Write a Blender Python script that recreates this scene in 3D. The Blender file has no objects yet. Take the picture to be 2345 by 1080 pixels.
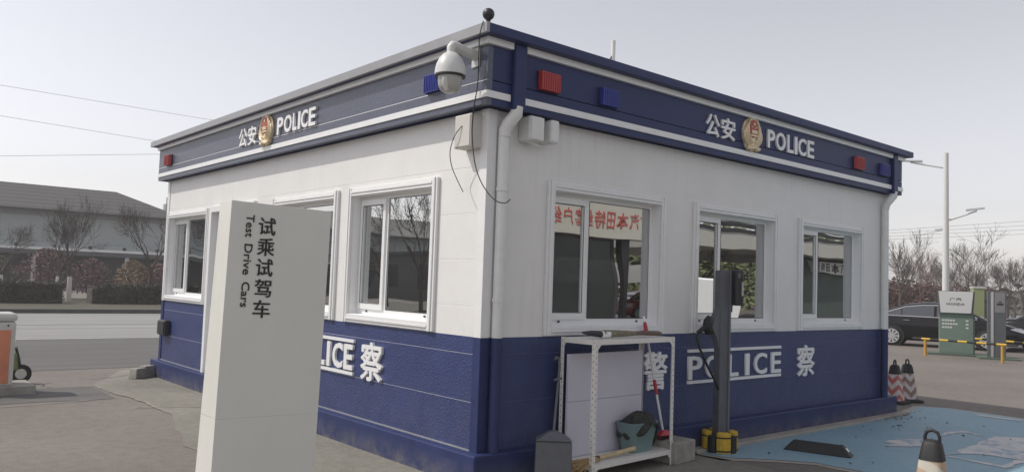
import bpy, bmesh, math, random
from mathutils import Vector, Matrix, Euler
PI = math.pi
S = bpy.context.scene
COL = S.collection
random.seed(7)

# ------------------------------------------------------------------ camera, sky, sun, exposure
CAM = Vector((-4.027, -5.048, 1.6))
yaw, pitch, roll = 0.8629, 0.0598, -0.0348
fw = Vector((math.cos(pitch)*math.cos(yaw), math.cos(pitch)*math.sin(yaw), math.sin(pitch)))
rt = Vector((math.sin(yaw), -math.cos(yaw), 0)); up = rt.cross(fw)
c_, s_ = math.cos(roll), math.sin(roll)
r2, u2 = rt*c_ - up*s_, rt*s_ + up*c_
cd = bpy.data.cameras.new('camera'); cam = bpy.data.objects.new('camera', cd); COL.objects.link(cam)
M = Matrix((( r2.x, u2.x, -fw.x), (r2.y, u2.y, -fw.y), (r2.z, u2.z, -fw.z))).to_4x4()
M.translation = CAM
cam.matrix_world = M
cd.sensor_width = 36; cd.lens = 36*1830.8/2345; cd.clip_start = .05; cd.clip_end = 2000
S.camera = cam

SUN_TO = Vector((-0.64, 0.58, 1.0)).normalized()        # towards the sun
w = bpy.data.worlds.new('World'); S.world = w; w.use_nodes = True
nt = w.node_tree; bg = nt.nodes['Background']
sky = nt.nodes.new('ShaderNodeTexSky'); sky.sky_type = 'NISHITA'; sky.sun_disc = False
sky.sun_elevation = math.asin(SUN_TO.z); sky.sun_rotation = math.atan2(SUN_TO.x, SUN_TO.y)
sky.air_density = 1.2; sky.dust_density = 0.6; sky.ozone_density = 1.0; sky.altitude = 0
hs = nt.nodes.new('ShaderNodeHueSaturation'); hs.inputs['Saturation'].default_value = .25
nt.links.new(sky.outputs[0], hs.inputs['Color']); tn = nt.nodes.new('ShaderNodeMix'); tn.data_type = 'RGBA'; tn.blend_type = 'MULTIPLY'; tn.inputs[0].default_value = 1; tn.inputs[7].default_value = (1.03, .985, 1.0, 1)
nt.links.new(hs.outputs[0], tn.inputs[6]); nt.links.new(tn.outputs[2], bg.inputs['Color'])
bg.inputs['Strength'].default_value = 0.15
sl = bpy.data.lights.new('sun', 'SUN'); sl.energy = 2.9; sl.angle = math.radians(.6); sl.color = (1, .95, .87)
so = bpy.data.objects.new('sun', sl); COL.objects.link(so)
so.rotation_euler = SUN_TO.to_track_quat('Z', 'Y').to_euler(); so.location = (-20, 20, 30)
S.view_settings.view_transform = 'Standard'; S.view_settings.look = 'None'
S.view_settings.gamma = 1; S.view_settings.use_curve_mapping = False; S.view_settings.exposure = 0

# ------------------------------------------------------------------ helpers
MATS = {}
def mat(name, base, rough=.5, metal=0, noise=None, bump=None, spec=.5, base2=None, coat=0, streak=0, dirt=None):
    """noise=(scale, contrast 0..1) mixes towards base2 (default: darker and lighter base); bump=(scale, strength, dist)"""
    if name in MATS: return MATS[name]
    m = bpy.data.materials.new(name); m.use_nodes = True; MATS[name] = m
    n, l = m.node_tree.nodes, m.node_tree.links
    b = n['Principled BSDF']
    b.inputs['Base Color'].default_value = (*base, 1); b.inputs['Roughness'].default_value = rough
    b.inputs['Metallic'].default_value = metal; b.inputs['Specular IOR Level'].default_value = spec
    if coat: b.inputs['Coat Weight'].default_value = coat; b.inputs['Coat Roughness'].default_value = .05
    tc = n.new('ShaderNodeTexCoord')
    geo = n.new('ShaderNodeNewGeometry')
    if noise:
        t = n.new('ShaderNodeTexNoise'); t.inputs['Scale'].default_value = noise[0]; t.inputs['Detail'].default_value = 8
        t.inputs['Roughness'].default_value = .65
        l.new(geo.outputs['Position'], t.inputs['Vector'])
        r = n.new('ShaderNodeValToRGB'); r.color_ramp.elements[0].position = .32; r.color_ramp.elements[1].position = .68
        k = noise[1]
        if base2: c0, c1 = base, base2
        else: c0, c1 = tuple(x*(1-k) for x in base), tuple(min(1, x*(1+k)) for x in base)
        r.color_ramp.elements[0].color = (*c0, 1); r.color_ramp.elements[1].color = (*c1, 1)
        l.new(t.outputs['Fac'], r.inputs['Fac']); l.new(r.outputs[0], b.inputs['Base Color'])
        mr = n.new('ShaderNodeMapRange'); mr.inputs['To Min'].default_value = max(0, rough-.08); mr.inputs['To Max'].default_value = min(1, rough+.08)
        l.new(t.outputs['Fac'], mr.inputs['Value']); l.new(mr.outputs[0], b.inputs['Roughness'])
    if streak or dirt:
        def src():
            return b.inputs['Base Color'].links[0].from_socket if b.inputs['Base Color'].links else None
        def blend(fac, colr):
            x = n.new('ShaderNodeMix'); x.data_type = 'RGBA'; q = src()
            if q: l.new(q, x.inputs[6])
            else: x.inputs[6].default_value = (*base, 1)
            x.inputs[7].default_value = (*colr, 1); l.new(fac, x.inputs[0]); l.new(x.outputs[2], b.inputs['Base Color'])
        def rng(v, a, c, lo, hi):
            r = n.new('ShaderNodeMapRange'); r.inputs[1].default_value = a; r.inputs[2].default_value = c; r.inputs[3].default_value = lo; r.inputs[4].default_value = hi; l.new(v, r.inputs[0]); return r.outputs[0]
        if streak:                                        # rain streaks: noise drawn out along z, patchy
            mp = n.new('ShaderNodeMapping'); mp.inputs['Scale'].default_value = (7, 7, .35); l.new(geo.outputs['Position'], mp.inputs['Vector'])
            t = n.new('ShaderNodeTexNoise'); t.inputs['Scale'].default_value = 2.2; t.inputs['Detail'].default_value = 5; l.new(mp.outputs[0], t.inputs['Vector'])
            t2 = n.new('ShaderNodeTexNoise'); t2.inputs['Scale'].default_value = .8; t2.inputs['Detail'].default_value = 3; l.new(geo.outputs['Position'], t2.inputs['Vector'])
            mm = n.new('ShaderNodeMath'); mm.operation = 'MULTIPLY'; l.new(rng(t.outputs['Fac'], .5, .72, 0, streak), mm.inputs[0]); l.new(rng(t2.outputs['Fac'], .42, .65, 0, 1), mm.inputs[1])
            blend(mm.outputs[0], tuple(x*.62 for x in base))
        if dirt:                                          # dried mud splashed up from the ground
            sp = n.new('ShaderNodeSeparateXYZ'); l.new(geo.outputs['Position'], sp.inputs[0])
            t = n.new('ShaderNodeTexNoise'); t.inputs['Scale'].default_value = 7; t.inputs['Detail'].default_value = 9; t.inputs['Roughness'].default_value = .7; l.new(geo.outputs['Position'], t.inputs['Vector'])
            mm = n.new('ShaderNodeMath'); mm.operation = 'MULTIPLY'; l.new(rng(sp.outputs[2], 0, dirt[0], dirt[1], 0), mm.inputs[0]); l.new(rng(t.outputs['Fac'], .38, .66, .1, 1), mm.inputs[1])
            blend(mm.outputs[0], (.24, .22, .19))
    if bump:
        t = n.new('ShaderNodeTexNoise'); t.inputs['Scale'].default_value = bump[0]; t.inputs['Detail'].default_value = 3
        l.new(geo.outputs['Position'], t.inputs['Vector'])
        bp = n.new('ShaderNodeBump'); bp.inputs['Strength'].default_value = bump[1]; bp.inputs['Distance'].default_value = bump[2]
        l.new(t.outputs['Fac'], bp.inputs['Height']); l.new(bp.outputs[0], b.inputs['Normal'])
    return m

class MB:
    def __init__(s): s.v = []; s.f = []; s.mi = []
    def add(s, vs, fs, mi=0):
        o = len(s.v); s.v += [tuple(v) for v in vs]
        for f in fs: s.f.append(tuple(i+o for i in f)); s.mi.append(mi)
        return s
    def box(s, x0, x1, y0, y1, z0, z1, mi=0):
        if x0 > x1: x0, x1 = x1, x0
        if y0 > y1: y0, y1 = y1, y0
        if z0 > z1: z0, z1 = z1, z0
        v = [(x, y, z) for z in (z0, z1) for y in (y0, y1) for x in (x0, x1)]
        return s.add(v, [(0,2,3,1),(4,5,7,6),(0,1,5,4),(2,6,7,3),(0,4,6,2),(1,3,7,5)], mi)
    def hexa(s, v8, mi=0):   # bottom 4 ccw, top 4 ccw
        return s.add(v8, [(3,2,1,0),(4,5,6,7),(0,1,5,4),(1,2,6,5),(2,3,7,6),(3,0,4,7)], mi)
    def prism(s, poly, a, b, axis='z', mi=0):
        """extrude 2D ccw polygon along an axis: z:(x,y) y:(x,z) x:(y,z)"""
        n = len(poly)
        def P(p, t): return {'z': (p[0], p[1], t), 'y': (p[0], t, p[1]), 'x': (t, p[0], p[1])}[axis]
        vs = [P(p, a) for p in poly] + [P(p, b) for p in poly]
        fs = [tuple(range(n-1, -1, -1)), tuple(range(n, 2*n))] + [(i, (i+1) % n, n+(i+1) % n, n+i) for i in range(n)]
        return s.add(vs, fs, mi)
    def tube(s, pts, r, n=8, mi=0, caps=True):
        pts = [Vector(p) for p in pts]; k = len(pts)
        rs = r if isinstance(r, (list, tuple)) else [r]*k
        o = len(s.v); prev = None
        for i, p in enumerate(pts):
            d = (pts[min(i+1, k-1)] - pts[max(i-1, 0)])
            if d.length < 1e-9: d = Vector((0, 0, 1))
            d.normalize()
            a = prev if prev is not None else (Vector((0, 0, 1)) if abs(d.z) < .9 else Vector((1, 0, 0)))
            x = (a - d*a.dot(d))
            if x.length < 1e-6: x = d.orthogonal()
            x.normalize(); prev = x; y = d.cross(x)
            for j in range(n):
                t = 2*PI*j/n
                s.v.append(tuple(p + (x*math.cos(t) + y*math.sin(t))*rs[i]))
        for i in range(k-1):
            for j in range(n):
                s.f.append((o+i*n+j, o+i*n+(j+1) % n, o+(i+1)*n+(j+1) % n, o+(i+1)*n+j)); s.mi.append(mi)
        if caps:
            s.f.append(tuple(o+j for j in range(n-1, -1, -1))); s.mi.append(mi)
            s.f.append(tuple(o+(k-1)*n+j for j in range(n))); s.mi.append(mi)
        return s
    def lathe(s, prof, c=(0, 0, 0), n=20, mi=0, sq=0.0):
        """prof [(r,z)], sq = superellipse amount (rounded square sections)"""
        o = len(s.v); k = len(prof)
        for r, z in prof:
            for j in range(n):
                t = 2*PI*(j+.5)/n; cx, cy = math.cos(t), math.sin(t)
                if sq:
                    p = 2+sq*8; q = (abs(cx)**p + abs(cy)**p)**(-1/p); cx, cy = cx*q, cy*q
                s.v.append((c[0]+r*cx, c[1]+r*cy, c[2]+z))
        for i in range(k-1):
            for j in range(n):
                s.f.append((o+i*n+j, o+i*n+(j+1) % n, o+(i+1)*n+(j+1) % n, o+(i+1)*n+j)); s.mi.append(mi)
        s.f.append(tuple(o+j for j in range(n-1, -1, -1))); s.mi.append(mi)
        s.f.append(tuple(o+(k-1)*n+j for j in range(n))); s.mi.append(mi)
        return s
    def mesh(s, name, mats):
        me = bpy.data.meshes.new(name); me.from_pydata(s.v, [], s.f)
        for m in (mats if isinstance(mats, (list, tuple)) else [mats]): me.materials.append(m)
        if any(s.mi):
            for p, i in zip(me.polygons, s.mi): p.material_index = i
        me.update(); return me
    def build(s, name, mats, parent=None, loc=None, rot=None, smooth=None, bevel=0, **kw):
        me = s.mesh(name, mats)
        return link(name, me, parent, loc, rot, smooth, bevel, **kw)

def link(name, me, parent=None, loc=None, rot=None, smooth=None, bevel=0, label=None, cat=None, group=None, kind=None):
    o = bpy.data.objects.new(name, me); COL.objects.link(o)
    if parent: o.parent = parent
    if loc is not None: o.location = loc
    if rot is not None: o.rotation_euler = rot
    if smooth is not None and me:
        me.polygons.foreach_set('use_smooth', [True]*len(me.polygons))
        try: me.set_sharp_from_angle(angle=math.radians(smooth))
        except Exception: pass
    if bevel:
        b = o.modifiers.new('edge', 'BEVEL'); b.width = bevel; b.segments = 2; b.limit_method = 'ANGLE'; b.angle_limit = math.radians(40)
    tag(o, label, cat, group, kind); return o

def tag(o, label=None, cat=None, group=None, kind=None):
    if label: o['label'] = label
    if cat: o['category'] = cat
    if group: o['group'] = group
    if kind: o['kind'] = kind
    return o

def thing(name, label, cat, loc=(0, 0, 0), rot=(0, 0, 0), group=None):
    o = bpy.data.objects.new(name, None); COL.objects.link(o); o.empty_display_size = .2
    o.location = loc; o.rotation_euler = rot
    return tag(o, label, cat, group)

def copy_tree(o, parent=None):
    c = o.copy(); COL.objects.link(c); c.parent = parent
    for ch in list(o.children): copy_tree(ch, c)
    return c

GL = {}
def glyph_mesh(text, wd, ht, depth, bold=0.0, res=3):
    key = (text, round(wd, 4), round(ht, 4), depth, bold)
    if key in GL: return GL[key]
    c = bpy.data.curves.new('glyph', 'FONT'); c.body = text; c.extrude = .02; c.offset = max(0, bold); c.resolution_u = res; c.fill_mode = 'BOTH'
    o = bpy.data.objects.new('glyph', c); COL.objects.link(o)
    dg = bpy.context.evaluated_depsgraph_get(); dg.update()
    me = bpy.data.meshes.new_from_object(o.evaluated_get(dg))
    bpy.data.objects.remove(o); bpy.data.curves.remove(c)
    if bold < 0:                                          # heavy strokes: the outline laid over itself, each pass a hair deeper
        vs = [v.co.copy() for v in me.vertices]; fs = [tuple(p.vertices) for p in me.polygons]; V, F = [], []; e = -bold
        for q, (dx, dy) in enumerate(((0, 0), (e, 0), (-e, 0), (0, e*.7), (0, -e*.7))):
            o_ = len(V); V += [(v.x+dx, v.y+dy, v.z*(1+.02*q)) for v in vs]; F += [tuple(i+o_ for i in f) for f in fs]
        bpy.data.meshes.remove(me); me = bpy.data.meshes.new('glyph'); me.from_pydata(V, [], F); me.update()
    xs = [v.co.x for v in me.vertices]; ys = [v.co.y for v in me.vertices]
    x0, x1, y0, y1 = min(xs), max(xs), min(ys), max(ys)
    for v in me.vertices:
        v.co = ((v.co.x-x0)/(x1-x0)*wd, (v.co.y-y0)/(y1-y0)*ht, (v.co.z+.02)/.04*depth)
    me.materials.clear(); GL[key] = me; return me

R_FACE = Euler((PI/2, 0, 0)).to_matrix()                                        # local x,y,z -> +X,+Z,-Y
L_FACE = Matrix.Rotation(-PI/2, 3, 'Z') @ R_FACE                                # -> -Y,+Z,-X
R_DOWN = Matrix(((0, 1, 0), (0, 0, -1), (-1, 0, 0)))                            # x->-Z, y->+X, z->-Y
def glyph(name, text, wd, ht, depth, m, parent, pos, face, bold=0.0, res=3):
    me = glyph_mesh(text, wd, ht, depth, bold, res).copy()
    me.materials.append(m)
    o = bpy.data.objects.new(name, me); COL.objects.link(o); o.parent = parent
    mm = face.to_4x4(); mm.translation = Vector(pos)
    o.matrix_local = mm
    return o

# ------------------------------------------------------------------ materials
WHITE = mat('white_panel_paint', (.76, .755, .735), .42, noise=(2.2, .035), bump=(70, .3, .005), streak=.22)
BLUE = mat('blue_panel_paint', (.033, .049, .147), .40, noise=(3, .12), bump=(48, .75, .010), streak=.35, dirt=(.8, .22))
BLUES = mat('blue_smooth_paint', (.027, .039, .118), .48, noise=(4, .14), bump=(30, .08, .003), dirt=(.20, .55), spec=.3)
FBLUE = mat('sky_greyed_fascia_paint', (.085, .094, .135), .32, noise=(2.5, .12), bump=(48, .6, .008), streak=.3)  # blue greyed to imitate bright sky mirrored in the sunlit fascia
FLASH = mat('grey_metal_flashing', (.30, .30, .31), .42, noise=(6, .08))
CAULK = mat('pale_joint_filler', (.86, .86, .86), .6)
TRIM = mat('white_trim_paint', (.78, .785, .78), .32, noise=(8, .03))
UPVC = mat('white_window_plastic', (.80, .81, .80), .25)
LETTER = mat('white_letter_acrylic', (.80, .80, .80), .35)
RUBBER = mat('black_rubber', (.018, .018, .019), .6, noise=(20, .3))
DARK = mat('dark_plastic', (.025, .025, .028), .4)
PIPE = mat('white_pipe_plastic', (.72, .73, .71), .35, noise=(7, .06))
INNER = mat('interior_wall_paint', (.55, .55, .53), .8)
INFLOOR = mat('interior_floor', (.18, .17, .16), .7)
CONC = mat('rough_concrete', (.30, .285, .255), .85, noise=(9, .22), bump=(60, .4, .01))
STEELW = mat('white_painted_steel', (.74, .72, .68), .4, noise=(25, .06))
GREYM = mat('charger_grey_paint', (.115, .12, .135), .42, noise=(10, .1))
YEL = mat('yellow_foam', (.55, .36, .035), .6, noise=(30, .25))
BLKF = mat('black_foam', (.02, .02, .022), .7)
GOLD = mat('gold_badge_metal', (.74, .62, .42), .45, metal=.3, noise=(40, .2))
REDE = mat('badge_red_enamel', (.38, .03, .03), .35)
REDL = mat('red_lamp_plastic', (.40, .028, .03), .3)
BLUL = mat('blue_lamp_plastic', (.016, .028, .25), .3)
CHROME = mat('chrome', (.8, .8, .8), .12, metal=1)
WIRE = mat('black_cable', (.015, .015, .016), .5)
SKYW = mat('overhead_wire', (.16, .16, .16), .6)
BARK = mat('grey_brown_bark', (.088, .072, .062), .9, noise=(14, .3))
BARK2 = mat('reddish_twig_bark', (.125, .065, .06), .9, noise=(14, .3))
WASH = mat('whitewashed_bark', (.6, .58, .53), .8)

def glass(name, tint, fac, wav=.0):
    m = bpy.data.materials.new(name); m.use_nodes = True
    n, l = m.node_tree.nodes, m.node_tree.links; n.clear()
    out = n.new('ShaderNodeOutputMaterial'); mix = n.new('ShaderNodeMixShader')
    tr = n.new('ShaderNodeBsdfTransparent'); tr.inputs[0].default_value = (*tint, 1)
    gl = n.new('ShaderNodeBsdfGlossy'); gl.inputs['Roughness'].default_value = 0.0; gl.inputs[0].default_value = (.95, .97, .97, 1)
    lw = n.new('ShaderNodeFresnel'); lw.inputs[0].default_value = 1.5
    ad = n.new('ShaderNodeMath'); ad.operation = 'MULTIPLY_ADD'; ad.inputs[1].default_value = 1-fac; ad.inputs[2].default_value = fac
    l.new(lw.outputs[0], ad.inputs[0]); l.new(ad.outputs[0], mix.inputs[0])
    if wav:
        geo = n.new('ShaderNodeNewGeometry'); t = n.new('ShaderNodeTexNoise'); t.inputs['Scale'].default_value = 2.0; t.inputs['Detail'].default_value = 0
        bp = n.new('ShaderNodeBump'); bp.inputs['Strength'].default_value = wav; bp.inputs['Distance'].default_value = .01
        l.new(geo.outputs['Position'], t.inputs['Vector']); l.new(t.outputs['Fac'], bp.inputs['Height']); l.new(bp.outputs[0], gl.inputs['Normal'])
    l.new(tr.outputs[0], mix.inputs[1]); l.new(gl.outputs[0], mix.inputs[2]); l.new(mix.outputs[0], out.inputs[0])
    MATS[name] = m; return m
PANE = glass('coated_window_glass', (.22, .25, .25), .56, .2)
CARG = glass('dark_car_glass', (.08, .09, .10), .16)

def ground_mat(name, base, base2, fine=.12, big=.35, rough=.85, stains=0, stain_col=(.1, .1, .1), bump=.3, stretch=None, chips=None):
    m = bpy.data.materials.new(name); m.use_nodes = True; MATS[name] = m
    n, l = m.node_tree.nodes, m.node_tree.links; b = n['Principled BSDF']
    geo = n.new('ShaderNodeNewGeometry')
    def noise(sc, det=6, ro=.6):
        t = n.new('ShaderNodeTexNoise'); t.inputs['Scale'].default_value = sc; t.inputs['Detail'].default_value = det; t.inputs['Roughness'].default_value = ro
        l.new(geo.outputs['Position'], t.inputs['Vector']); return t.outputs['Fac']
    def mixc(f, a, c):
        x = n.new('ShaderNodeMix'); x.data_type = 'RGBA'
        l.new(f, x.inputs[0])
        for i, q in ((6, a), (7, c)):
            if isinstance(q, tuple): x.inputs[i].default_value = (*q, 1)
            else: l.new(q, x.inputs[i])
        return x.outputs[2]
    def ramp(f, a, c):
        r = n.new('ShaderNodeMapRange'); r.inputs['From Min'].default_value = a; r.inputs['From Max'].default_value = c; l.new(f, r.inputs['Value']); return r.outputs[0]
    col = mixc(ramp(noise(big, 7), .35, .65), base, base2)
    if stretch:                                           # wheel tracks and sweeping marks drawn out along the traffic
        mp = n.new('ShaderNodeMapping'); mp.inputs['Scale'].default_value = (.03, stretch, 1); l.new(geo.outputs['Position'], mp.inputs['Vector'])
        t = n.new('ShaderNodeTexNoise'); t.inputs['Scale'].default_value = 1; t.inputs['Detail'].default_value = 5; l.new(mp.outputs[0], t.inputs['Vector'])
        mm = n.new('ShaderNodeMath'); mm.operation = 'MULTIPLY'; mm.inputs[1].default_value = .7; l.new(ramp(t.outputs['Fac'], .42, .68), mm.inputs[0])
        col = mixc(mm.outputs[0], col, tuple(x*.66 for x in base))
    f2 = ramp(noise(75, 5, .8), .25, .6)
    dk = n.new('ShaderNodeMix'); dk.data_type = 'RGBA'; dk.blend_type = 'MULTIPLY'; dk.inputs[0].default_value = fine*2.2
    l.new(col, dk.inputs[6]); l.new(f2, dk.inputs[7]); col = dk.outputs[2]
    f3 = ramp(noise(9, 5, .7), .3, .75)
    dk = n.new('ShaderNodeMix'); dk.data_type = 'RGBA'; dk.blend_type = 'MULTIPLY'; dk.inputs[0].default_value = fine
    l.new(col, dk.inputs[6]); l.new(f3, dk.inputs[7]); col = dk.outputs[2]
    if stains:
        f4 = ramp(noise(1.1, 8, .75), .62, .74)
        mm = n.new('ShaderNodeMath'); mm.operation = 'MULTIPLY'; mm.inputs[1].default_value = stains; l.new(f4, mm.inputs[0])
        col = mixc(mm.outputs[0], col, stain_col)
    if chips:                                             # paint worn through to what lies beneath, with ragged edges
        f5 = ramp(noise(3.2, 10, .78), chips[0], chips[0]+.025); mm = n.new('ShaderNodeMath'); mm.operation = 'MULTIPLY'; mm.inputs[1].default_value = .85
        l.new(f5, mm.inputs[0]); col = mixc(mm.outputs[0], col, chips[1])
    l.new(col, b.inputs['Base Color']); b.inputs['Roughness'].default_value = rough
    bp = n.new('ShaderNodeBump'); bp.inputs['Strength'].default_value = bump; bp.inputs['Distance'].default_value = .006
    l.new(noise(120, 4), bp.inputs['Height']); l.new(bp.outputs[0], b.inputs['Normal'])
    return m

# ------------------------------------------------------------------ the setting
def sheet(name, poly, z, m, kind='structure', **kw):
    return MB().add([(x, y, z) for x, y in poly], [tuple(range(len(poly)))]).build(name, m, kind=kind, **kw)
def wobble(poly, amp, step, seed):
    rnd = random.Random(seed); out = []
    for i, a in enumerate(poly):
        b = poly[(i+1) % len(poly)]; L = math.dist(a, b); k = max(1, int(L/step))
        for j in range(k):
            t = j/k; out.append((a[0]+(b[0]-a[0])*t + rnd.uniform(-amp, amp), a[1]+(b[1]-a[1])*t + rnd.uniform(-amp, amp)))
    return out

G_LOT = ground_mat('lot_concrete', (.30, .262, .23), (.235, .207, .182), .30, .45, stains=.55, stain_col=(.15, .138, .122), bump=.6)
G_APR = ground_mat('apron_concrete', (.32, .303, .258), (.25, .238, .198), .26, 1.0, stains=.6, stain_col=(.18, .17, .14), bump=.5)
G_DRK = ground_mat('dark_lane_asphalt', (.155, .148, .142), (.125, .12, .115), .12, .3, stretch=2.5)
G_RD = ground_mat('pale_road_concrete', (.34, .335, .325), (.29, .285, .28), .08, .2, stretch=1.3)
G_KERB = ground_mat('kerb_stone', (.10, .10, .10), (.13, .13, .125), .2, 1.0)
G_VERGE = ground_mat('verge_soil', (.09, .085, .06), (.12, .11, .07), .2, .8)
G_BLUE = ground_mat('blue_bay_paint', (.26, .42, .51), (.30, .46, .54), .16, .9, rough=.6, stains=.6, stain_col=(.19, .22, .25), chips=(.66, (.24, .23, .21)))
G_EDGE = ground_mat('bay_border_paint', (.46, .42, .37), (.36, .325, .285), .12, 3.0, rough=.7)
G_WP = ground_mat('worn_marking_paint', (.72, .69, .69), (.58, .59, .60), .12, 4.0, rough=.7, chips=(.53, (.23, .34, .41)))
G_LINE = ground_mat('white_road_line', (.55, .54, .52), (.42, .42, .41), .2, 2.0)

sheet('ground', [(-400, -400), (500, -400), (500, 500), (-400, 500)], 0, G_LOT)
sheet('bike_lane', wobble([(-300, 9.0), (8, 9.2), (300, 10.5), (300, 15.3), (-300, 15.3)], .02, 2, 1), .004, G_DRK)
sheet('road', [(-300, 15.3), (300, 15.3), (300, 27), (-300, 27)], .004, G_RD)
sheet('road_edge_line', [(-300, 15.35), (300, 15.35), (300, 15.52), (-300, 15.52)], .008, G_LINE)
sheet('road_seam', [(-300, 20.5), (300, 20.5), (300, 20.58), (-300, 20.58)], .008, G_DRK)
MB().box(-300, 300, 27, 27.35, -.1, .15).build('far_kerb', G_KERB, kind='structure')
sheet('verge', [(-300, 27.35), (300, 27.35), (300, 40), (-300, 40)], .13, G_VERGE)
sheet('forecourt', [(-300, 40), (300, 40), (300, 90), (-300, 90)], .10, G_LOT)
sheet('apron', wobble([(-.02, 9.0), (-.35, 8.8), (-1.12, 7.15), (-1.07, 6.3), (-.95, 5.4), (-.98, 4.3), (-1.2, 3.4), (-1.4, 2.6), (-1.2, .6), (-.9, -1.4), (2.6, -1.6), (2.6, .5)], .03, .25, 2), .004, G_APR)
sheet('asphalt_patch', wobble([(-4.6, 6.05), (-2.4, 5.9), (-1.18, 5.8), (-1.14, 6.3), (-1.2, 7.05), (-2.6, 7.2), (-4.6, 7.3)], .03, .3, 3), .004, G_DRK)
G_SCR = ground_mat('scraped_concrete', (.36, .335, .30), (.30, .275, .245), .15, 9.0, chips=(.50, (.27, .24, .21)))
def trace(pts, w, seed, m=None):                          # an irregular narrow strip on the ground (mortar edge, scrape)
    rnd = random.Random(seed); Lp, Rp = [], []
    for i in range(len(pts)-1):
        a, b2 = Vector(pts[i]), Vector(pts[i+1]); k = max(2, int((b2-a).length/.12)); nn = Vector((-(b2-a).y, (b2-a).x)).normalized()
        for j in range(k):
            p = a.lerp(b2, j/k)+nn*rnd.uniform(-.018, .018); ww = w*rnd.uniform(.2, .9); Lp.append(tuple(p+nn*ww)); Rp.append(tuple(p-nn*ww))
    sheet('ground_scrape', Lp+Rp[::-1], .0085, m or G_SCR)
trace([(-1.12, 7.15), (-1.07, 6.3), (-.95, 5.4), (-.98, 4.4)], .022, 5)
trace([(-2.7, 5.6), (-2.0, 5.72), (-1.3, 5.78)], .02, 7)
trace([(-1.15, 5.0), (-.7, 4.75), (-.35, 4.6)], .02, 8)
trace([(-1.0, 7.9), (-.6, 7.95), (-.3, 8.3)], .03, 10)
BAY = [(2.62, -.25), (7.36, -.22), (8.36, .06), (8.55, -.3), (8.5, -1.28), (8.1, -5.2), (3.4, -5.3), (3.25, -1.1), (2.95, -.75), (2.66, -.5)]
sheet('bay_border', wobble([(2.52, -.10), (7.4, -.06), (8.40, .14), (8.66, -.28), (8.6, -1.28), (8.2, -5.3), (3.3, -5.4), (3.15, -1.15), (2.9, -.83), (2.55, -.55)], .012, .2, 6), .004, G_EDGE)
MB().box(2.58, 7.32, -.235, -.10, -.05, .035).build('plinth_strip', G_EDGE, kind='structure', bevel=.008)
sheet('blue_parking_bay', wobble(BAY, .012, .2, 8), .008, G_BLUE)
# worn pictogram painted on the bay: plug, lead and vehicle outline
def marking(poly, s): sheet('bay_marking', wobble(poly, .02, .12, s), .012, G_WP)
marking([(4.72, -1.08), (4.91, -1.11), (4.96, -.98), (5.22, -.99), (5.53, -1.14), (5.06, -1.34), (4.85, -1.24)], 1)
marking([(5.97, -1.16), (6.24, -1.12), (6.41, -1.13), (6.6, -1.2), (6.6, -1.3), (6.48, -1.45), (6.40, -1.42), (6.50, -1.29), (6.40, -1.2), (6.24, -1.19), (6.0, -1.22)], 2)
marking([(4.75, -1.68), (5.1, -1.66), (5.79, -1.62), (6.53, -1.55), (6.75, -1.82), (6.5, -2.6), (5.26, -2.28), (5.23, -2.12), (5.19, -1.87), (5.07, -1.76)], 3)
marking([(4.72, -1.71), (4.78, -1.73), (4.75, -2.2), (5.19, -2.2), (5.26, -2.28), (4.65, -2.28)], 4)
marking([(8.2, -.75), (8.34, -.8), (8.34, -1.3), (8.2, -1.3)], 5)

# ------------------------------------------------------------------ police kiosk
LX, LY = 7.19, 7.98
ZP, ZB, ZF, ZC0, ZC = .25, 1.16, 3.02, 3.551, 3.629
OF, OC, OP = .133, .245, .10
K = thing('police_kiosk', 'blue and white police kiosk with raised lettering and a flat overhanging roof', 'kiosk')
K_ = lambda mb, n, m, **kw: mb.build(n, m, K, **kw)
# windows: (face, u0, u1); u measured along the face from its near corner
WL = [(.645, 2.225), (2.43, 4.05), (6.14, 7.90)]
WR = [(.67, 2.285), (2.74, 4.35), (4.81, 6.46)]
DOOR = (4.55, 6.06)
WZ0, WZ1 = 1.165, 2.51
JO = .085                                              # opening starts this far inside the surround
def spans(holes, a, b):
    out, p = [], a
    for h0, h1 in sorted(holes):
        if h1 <= a or h0 >= b: continue
        if h0 > p: out.append((p, h0))
        p = max(p, h1)
    if p < b: out.append((p, b))
    return out
def face_box(mb, face, u0, u1, d0, d1, z0, z1):
    """d = outward distance from the wall plane"""
    if face == 'R': mb.box(u0, u1, -d1, -d0, z0, z1)
    else: mb.box(-d1, -d0, u0, u1, z0, z1)
rows = [(ZP, .635), (.635, 1.02), (1.02, ZB), (ZB, 1.405), (1.405, 1.79), (1.79, 2.172), (2.172, 2.557), (2.557, ZF)]
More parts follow.
